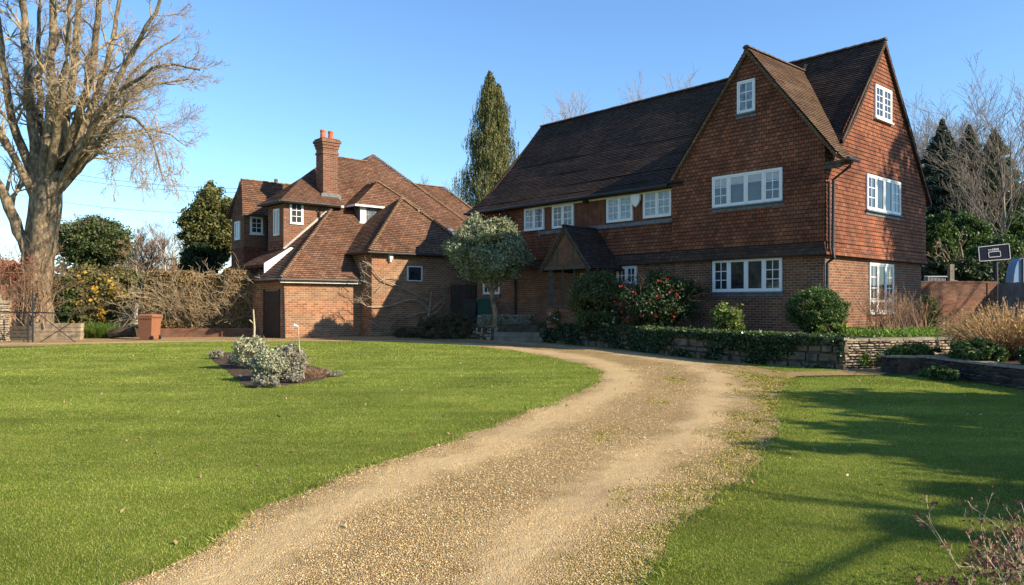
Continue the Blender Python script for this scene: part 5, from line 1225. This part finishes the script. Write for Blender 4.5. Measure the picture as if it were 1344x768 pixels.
# conifers
def conifer(name, px, pyt, Y, wpx, mat, label, seed, droop=.45, tips=1, strand=False, size=.16, n=900, per=26, zb=.6, power=.8, group=None, topw=0.):
    rng = np.random.default_rng(seed); x = at(px, 400, Y).x; H_ = at(px, pyt, Y).z; Rr = wpx/980*Y/2
    o = empty(name, (x, Y, 0), label, 'conifer', group); Q = []; T = []
    lead = [(0, H_)] if tips == 1 else [(0, H_), (.7, H_*.95)]
    for (dx, h0) in lead:
        T.append((np.array([[x, Y, 0], [x+dx*.4, Y, h0*.5], [x+dx, Y, h0]]), np.array([.32, .18, .02])*(1 if dx == lead[0][0] else .6), 8))
        for k in range(int(n/len(lead))):
            f = rng.random()**.8; z = zb+(h0-zb)*f; L = Rr*(max(0, 1-f)**power+.008)*rng.uniform(.62, 1.18); a = rng.uniform(0, 6.283); L *= 1+(1.3 if strand else .9)*(1-f)**.5*mn.noise(Vector((math.cos(a)*1.6+seed, z*.55, math.sin(a)*1.6))); m = per
            z = z if strand or f > .88 else (round(z/.8)*.8+rng.normal()*.1); L = min(L, Rr*1.15); u = rng.uniform(.15, 1, m)**.6; px_ = x+dx*f**3+np.cos(a)*L*u; py_ = Y+np.sin(a)*L*u; dz = -droop*L*u*u+rng.normal(size=m)*.05-rng.random(m)*droop*.8*(.3+u*.5)
            w_ = (.06+.10*u)*min(1, L/.8); B_ = np.column_stack([px_+rng.normal(size=m)*w_, py_+rng.normal(size=m)*w_, z+dz-(f > .9)*0])
            if strand:
                nl = 7; dd_ = np.arange(nl)*.11; B_ = (B_[:, None]+np.stack([rng.normal(size=(m, nl))*.02, rng.normal(size=(m, nl))*.02, -dd_[None]*rng.uniform(.5, 1.3, (m, 1))], -1)).reshape(-1, 3)
            Q.append(B_)
            if k % 4 == 0: T.append((np.array([[x+dx*f, Y, z], [x+dx*f+math.cos(a)*L*.5, Y+math.sin(a)*L*.5, z-.05*L], [x+dx*f+math.cos(a)*L*.9, Y+math.sin(a)*L*.9, z-droop*L*.8]]), np.array([.035, .02, .008]), 4))
    Q = np.concatenate(Q); Q = Q[Q[:, 2] > .1]
    leaves('crown', Q, size, mat, o, aspect=3.6 if strand else 3, seed=seed, droop=3 if strand else .6); tubes_mesh('trunk', T, M['bark'], o); return o
conifer('conifer', 643, 92, 58, 122, M['l_conif'], 'tall drooping golden green conifer between the two houses', 101, .45, 2, True, .05, 1100, 15, 3, .66)
conifer('conifer', 1237, 158, 60, 170, M['l_conif_dark'], 'tallest dark blue green conifer nearest the gable end', 102, .30, 1, False, .09, 1800, 50, 2, .95)
conifer('conifer', 1272, 165, 64, 150, M['l_conif_dark'], 'dark conifer in the middle of the three right of the gable end', 103, .30, 1, False, .09, 1800, 50, 2, .95)
conifer('conifer', 1305, 172, 54, 160, M['l_holm'], 'broad olive coloured conifer above the basketball backboard', 104, .3, 1, False, .09, 1800, 50, 2, .9)
# broadleaved evergreens
def etree(px, py, Y, rx, ry, mat, label, seed, nclump=300, per=170, size=.10, name='evergreen_tree', cs=.22, shell=.6, group=None):
    rng = np.random.default_rng(seed); v = at(px, py, Y); r = (rx/980*Y, rx/980*Y*.85, ry/980*Y)
    o = empty(name, (v.x, Y, 0), label, 'tree', group)
    P = crown_points(rng, (v.x, Y, v.z), r, nclump, per, cs, shell, zmin=.2); leaves('crown', P, size, mat, o, seed=seed)
    T = [(np.array([[v.x, Y, 0], [v.x+.2, Y, v.z*.6], [v.x, Y, v.z+r[2]*.3]]), np.array([.35, .25, .12]), 8)]
    for k in range(14): grow(rng, np.array([v.x+.1, Y, max(.5, v.z-r[2]*rng.uniform(.2, .9))]), np.array([rng.normal(), rng.normal(), .6]), r[0]*.9, .1, 1, T, dict(n=[0, 4, 3], len=[.5, .5, .5], up=[0, .05, 0, 0], ang=[40, 40, 40], wob=.12, seg=[5, 6, 4, 3], rr=[.5, .5, .5], rmin=.02, taper=.3))
    tubes_mesh('trunk', T, M['bark'], o); return o
etree(125, 320, 52, 48, 38, M['l_holm'], 'dark domed evergreen tree beyond the orange blossom shrub', 111)
etree(276, 305, 47, 34, 62, M['l_conif'], 'tall mottled evergreen tree at the left corner of the second house', 112, 360)
etree(262, 345, 45, 24, 28, M['l_dark'], 'darker evergreen bush below the mottled evergreen tree', 113, 120)
etree(165, 378, 46, 40, 20, M['l_mid'], 'green bush showing over the left end of the hedge', 114, 120, 60, .12)
for i, (px, py, rx, ry, Y, m_, lb) in enumerate(((1232, 325, 26, 48, 40, 'l_mid', 'bright green bushy shrub beside the end of the house'), (1270, 325, 36, 40, 44, 'l_mid', 'green laurel bush in front of the dark conifers'), (1312, 345, 44, 36, 42, 'l_mid', 'green bush behind the basketball backboard'), (1262, 362, 60, 24, 38, 'l_dark', 'low dark evergreen hedge behind the garden wall'), (1350, 330, 40, 56, 46, 'l_mid', 'green bush at the right edge above the fence'))):
    etree(px, py, Y, rx, ry, M[m_], lb, 120+i, 230, 120, .085, 'evergreen_bush')
# bare trees
def btree(px, pyt, Y, label, mat, seed, r0=.22, spread=.35, n=(11, 8, 6), trunks=1, ang=(38, 36, 34), first=.3, rmin=.010, up=.05, group=None, name='bare_tree', tmat=None, lean=0.):
    rng = np.random.default_rng(seed); x = at(px, 400, Y).x; H_ = at(px, pyt, Y).z; o = empty(name, (x, Y, 0), label, 'tree', group); TR, TW = [], []
    for k in range(trunks):
        ox = (k-(trunks-1)/2)*.5; sp_ = dict(n=list(n), len=[spread, .5, .5], up=[up]*4, ang=list(ang), wob=.07, seg=[8, 7, 5, 4], rr=[.4, .55, .6], rmin=rmin, taper=.25)
        H_ = H_*(.66 if 700 < px < 900 else .74 if px > 1190 else .67); m = 14; p = [np.array([x+ox, Y+rng.normal()*.3*k, 0.])]; d = np.array([lean+rng.normal()*.06+ox*.12, rng.normal()*.05, 1.]); L = H_*rng.uniform(.85, 1)
        for i in range(m): d = d+rng.normal(size=3)*.05; d[2] = max(d[2], .8); d /= np.linalg.norm(d); p.append(p[-1]+d*L/m)
        p = np.array(p); rad = np.linspace(r0, r0*.2, m+1); TR.append((p, rad, 8)); kids(rng, p, rad, L, 0, TW, dict(sp_, len=[spread*1.9, .48, .5]), start=min(.5, first+.08))
    tubes_mesh('trunk', TR, tmat or mat, o); tubes_mesh('branches', TW, mat, o); return o
btree(764, 146, 66, 'leafless fine twigged tree second from the left end of the main roof ridge', M['twig'], 146, .18, .32, (32, 12, 7), first=.35, rmin=.011)
btree(822, 98, 66, 'leafless fine crowned tree behind the main roof left of the tallest one', M['twig'], 147, .18, .32, (32, 12, 7), first=.35, rmin=.011)
btree(190, 272, 58, 'reddish twigged tree behind the two pale birches', M['twig_red'], 148, .16, .34, (24, 10, 6), first=.15, rmin=.009)
btree(222, 270, 60, 'wide reddish bare tree left of the mottled evergreen', M['twig_red'], 149, .16, .34, (24, 10, 6), first=.15, rmin=.009)
btree(538, 214, 74, 'faint bare tree furthest left behind the rear roof', M['twig_grey'], 150, .18, .34, (24, 10, 6), first=.3, rmin=.009)
btree(1222, 128, 78, 'dense bare tree showing between the gable end and the tallest dark conifer', M['twig_grey'], 156, .2, .34, (32, 12, 6), first=.3, rmin=.013)
btree(1275, 120, 80, 'wide grey bare tree far behind the conifers', M['twig_grey'], 157, .2, .36, (32, 12, 6), first=.3, rmin=.013)
btree(738, 150, 62, 'leafless pale tree at the left end of the main roof ridge', M['twig'], 131, .2, .34, (30, 12, 7), first=.3, rmin=.011)
btree(792, 116, 64, 'leafless tree behind the middle of the main roof ridge', M['twig'], 132, .2, .34, (30, 12, 7), first=.3, rmin=.011)
btree(856, 80, 62, 'leafless pale tree rising behind the main roof nearest the front gable', M['twig'], 133, .2, .34, (30, 12, 7), first=.3, rmin=.011)
btree(560, 208, 70, 'hazy bare tree behind the rear roof left of the conifer', M['twig_grey'], 134, .25, .33, (18, 9, 6), first=.3)
btree(592, 222, 66, 'lower bare tree directly left of the tall conifer', M['twig_grey'], 135, .25, .33, (18, 9, 6), first=.3)
btree(178, 268, 56, 'leafless reddish twigged birch behind the dark domed tree', M['twig_red'], 136, .16, .26, (22, 9, 5), tmat=M['bark_pale'], first=.2)
btree(205, 270, 50, 'pale trunked birch standing over the middle of the hedge', M['twig_red'], 137, .16, .24, (20, 9, 5), tmat=M['bark_pale'], first=.25)
btree(228, 282, 52, 'slender bare birch left of the mottled evergreen', M['twig_red'], 138, .14, .24, (20, 9, 5), tmat=M['bark_pale'], first=.25)
btree(1205, 118, 66, 'bare tree touching the outline of the gable end roof', M['twig_grey'], 139, .25, .33, (28, 11, 6), first=.3, rmin=.013)
btree(1240, 112, 72, 'bare tree with fine grey crown above the two dark conifers', M['twig_grey'], 140, .25, .33, (28, 11, 6), first=.3, rmin=.013)
btree(1308, 86, 46, 'bare tree with long curved pale trunk near the right edge', M['twig_grey'], 141, .2, .34, (18, 10, 7), first=.3, lean=-.02)
btree(1345, 96, 52, 'bare tree cut by the right edge', M['twig_grey'], 142, .2, .34, (15, 9, 6), first=.3)
btree(1275, 200, 50, 'small bare tree between the conifers', M['twig_grey'], 143, .14, .3, (11, 7, 4), first=.3)
btree(12, 300, 40, 'bare young tree at the left edge beyond the big trunk', M['twig_red'], 144, .12, .32, (10, 6, 4), first=.3)
btree(92, 320, 46, 'thin bare sapling between the big trunk and the domed evergreen', M['twig_grey'], 145, .1, .3, (10, 6, 4), first=.3)
# far brick house at the left edge
fh = empty('distant_house', (-46, 66, 0), 'distant red brick house glimpsed past the big tree', 'house')
b = MB(); b.box(-53, -44.2, 62, 70, 0, 3.2); b.build('wall', M['brick_wall'], fh)
b = MB()
b.slab([(-53.5, 61.5, 3.1), (-43.9, 61.5, 3.1), (-43.9, 66, 5.4), (-53.5, 66, 5.4)], .15); b.slab([(-53.5, 66, 5.4), (-43.9, 66, 5.4), (-43.9, 70.5, 3.1), (-53.5, 70.5, 3.1)], .15); b.build('roof', plain('far_roof_tile', (.36, .13, .08), .9, .1, .2, 2), fh)
# far woodland belt
rng = np.random.default_rng(88); P = []
for k in range(520):
    x = rng.uniform(-130, 150); y = rng.uniform(95, 120); r = rng.uniform(2, 4); h = rng.uniform(3.2, 7.5); P.append(blob_points(rng, (x, y, h*.5), (r, r, h*.55), 150, .4))
P = np.concatenate(P); tag(leaves('far_woodland', P[P[:, 2] > 0], .5, leaf_mat('far_leaf', [(.07, .06, .045), (.11, .09, .06), (.06, .075, .04)], .8, .1), None, seed=2), kind='stuff')
# telephone wires
for i, (y0, y1, yy) in enumerate(((222, 247, 60), (229, 252, 60.5), (262, 278, 62))):
    b = MB(); a, c = at(60, y0, yy), at(360, y1, yy); n = 24; b.tube([a.lerp(c, k/n)+Vector((0, 0, -.5*(1-(2*k/n-1)**2))) for k in range(-4, n+5)], .014, 4); tag(b.build('telephone_wire', M['iron'], None, True), ('topmost overhead wire between the big tree and the second house', 'middle overhead wire just under the topmost one', 'lowest overhead wire between the big tree and the second house')[i], 'wire', 'overhead wires')
# basketball hoop backboard on its pole
hp = empty('basketball_hoop', (at(1307, 400, 33).x, 33, .7), 'black basketball backboard on a pole behind the garden wall', 'basketball hoop')
q = [at(1285.5, 343, 33), at(1326, 340, 33), at(1324, 320, 33), at(1284, 324.5, 33)]
b = MB(); b.slab(q, .05); bd_ = b.build('backboard', M['navy'], hp)
b = MB()
def rect(q, w_): 
    for i in range(4): b.bar(q[i]+Vector((0, -.012, 0)), q[(i+1) % 4]+Vector((0, -.012, 0)), w_, .02, up=(0, 1, 0))
rect(q, .03)
lerp2 = lambda u, v: (q[0].lerp(q[1], u)).lerp(q[3].lerp(q[2], u), v)
rect([lerp2(.31, .22), lerp2(.69, .22), lerp2(.69, .58), lerp2(.31, .58)], .03); b.build('markings', M['net'], hp)
b = MB(); rng_ = random.Random(3)
for k, (a_, w2, h2) in enumerate(((.31, .03, .05), (.36, .015, .07), (.39, .03, .04), (.44, .035, .09), (.50, .03, .10), (.55, .03, .10), (.605, .04, .09))): b.bar(lerp2(a_, .72)+Vector((0, -.012, 0)), lerp2(a_+w2, .725)+Vector((0, -.012, 0)), .012, h2)
b.build('lettering', M['net'], hp)
b = MB(); p = at(1306, 341, 33.1); b.tube([(p.x, 33.12, p.z+.3), (p.x+.05, 33.14, p.z-.1), (p.x+.12, 33.15, .5)], .09, 8); b.build('pole', M['iron'], hp, True)
# pale blue domed cover behind the fence
cv = empty('covered_hull', (at(1338, 400, 30.5).x+.6, 30.8, .7), 'pale blue upturned covered hull standing behind the board fence', 'covered boat')
b = MB(); k = 10; x0 = at(1330, 371, 30.5).x; prof = [(0, .5), (0, 2.3), (.03, 2.7), (.09, 3.05), (.18, 3.3), (.30, 3.44)]
fr = [Vector((x0+a_, 30.5, z_)) for a_, z_ in prof]+[Vector((x0+1.4-a_, 30.5, z_)) for a_, z_ in prof[::-1]]
b.slab(fr[::-1], .5); b.build('hull', M['tarp'], cv)
b = MB(); b.bar((x0+.36, 30.47, .6), (x0+.36, 30.47, 3.42), .07, .03); b.build('strap', M['iron'], cv)
# post and railings beyond the brick wall
b = MB(); p = at(1248, 371, 31.5); b.box(p.x-.09, p.x+.09, 31.4, 31.6, .6, at(0, 347, 31.5).z); b.box(p.x-.14, p.x+.2, 31.35, 31.65, .6, at(0, 368, 31.5).z); tag(b.build('stone_post', M['coping']), 'pale square post standing behind the brick garden wall', 'post')
rl = empty('railings', (at(1226, 371, 32).x, 32, .7), 'low pale railings showing above the left end of the brick garden wall', 'railings')
b = MB()
for k in range(16): x = at(1213, 371, 32).x+k*.06*1.0; b.bar((x, 32, .6), (x, 32, at(0, 364+k*.1, 32).z), .02)
b.build('bars', M['net'], rl); b = MB(); b.bar((at(1213, 0, 32).x, 32, at(0, 363, 32).z), (at(1244, 0, 32).x, 32, at(0, 363, 32).z), .03, .05); b.build('rail', M['net'], rl)
# trees outside the frame on the right, whose shade falls on the gable end and the right lawn
def offtree(x, y, h, r, label, seed, nclump, mat='l_mid', zc=.62, cs=.2, size=.2, per=50):
    rng = np.random.default_rng(seed); o = empty('shade_tree', (x, y, 0), label, 'tree', 'trees beyond the right edge')
    P = crown_points(rng, (x, y, h*zc), (r, r, h*(1-zc)), nclump, per, cs, .2); leaves('crown', P, size, M[mat], o, seed=seed)
    T = []; p = np.array([[x, y, 0], [x+.2, y, h*.3], [x-.1, y+.1, h*.6], [x, y, h*.9]]); T.append((p, np.array([.35, .28, .18, .05]), 8)); kids(rng, p, p[:, 0]*0+.2, h*.7, 0, T, dict(n=[14, 6, 4], len=[.4, .5, .5], up=[.05]*4, ang=[55, 45, 40], wob=.08, seg=[6, 6, 4, 4], rr=[.4, .5, .5], rmin=.012, taper=.3), start=.3)
    tubes_mesh('trunk', T, M['bark'], o)
offtree(28.4, 21.2, 18.5, 3.0, 'tall half leafed tree beyond the right edge level with the gable end', 151, 80, zc=.76, cs=.18)
offtree(26.6, 21.8, 13.6, 2.4, 'shorter tree beyond the right edge in front of the tall one', 152, 60, zc=.72, cs=.2)
offtree(16.7, 6.8, 7.0, 2.6, 'spreading tree beyond the right edge beside the raised bed', 153, 190, zc=.66, cs=.2)
offtree(14.6, 3.9, 6.7, 2.3, 'low tree beyond the right edge beside the near lawn', 154, 110, zc=.7, cs=.18)
offtree(12.6, 1.2, 6.2, 1.9, 'small tree beyond the right edge level with the camera', 155, 70, zc=.7, cs=.16)
b = MB(); b.tube([Vector((13.1, 3.25, 5.0)).lerp(Vector((9.7, .3, 5.0)), k) for k in (-2.5, -1, 0, 1, 2.2, 5)], .035, 6)
tag(b.build('overhead_cable', M['iron'], None, True), 'thick overhead cable outside the frame whose thin shadow crosses the right lawn', 'cable')
for i, (x, y, rx, rz, lb) in enumerate(((-34, 19, 4.5, 4.6, 'dark evergreen beyond the left edge nearest the entrance gate'), (-38, 10, 5, 5.4, 'tallest evergreen beyond the left edge of the lawn'), (-36, 0, 4.5, 4.4, 'evergreen beyond the left edge level with the camera'), (-30, 26.5, 3, 3.0, 'smaller evergreen beyond the left edge behind the stone pier'))):
    rng = np.random.default_rng(170+i); o = empty('evergreen_tree', (x, y, 0), lb, 'tree', 'trees beyond the left edge')
    leaves('crown', crown_points(rng, (x, y, rz*.95), (rx, rx, rz), 130, 80, .25, .5, zmin=.1), .22, M['l_holm'], o, seed=i)
    tubes_mesh('trunk', [(np.array([[x, y, 0], [x, y, rz*.6], [x+.2, y, rz*1.2]]), np.array([.4, .3, .15]), 8)], M['bark'], o)
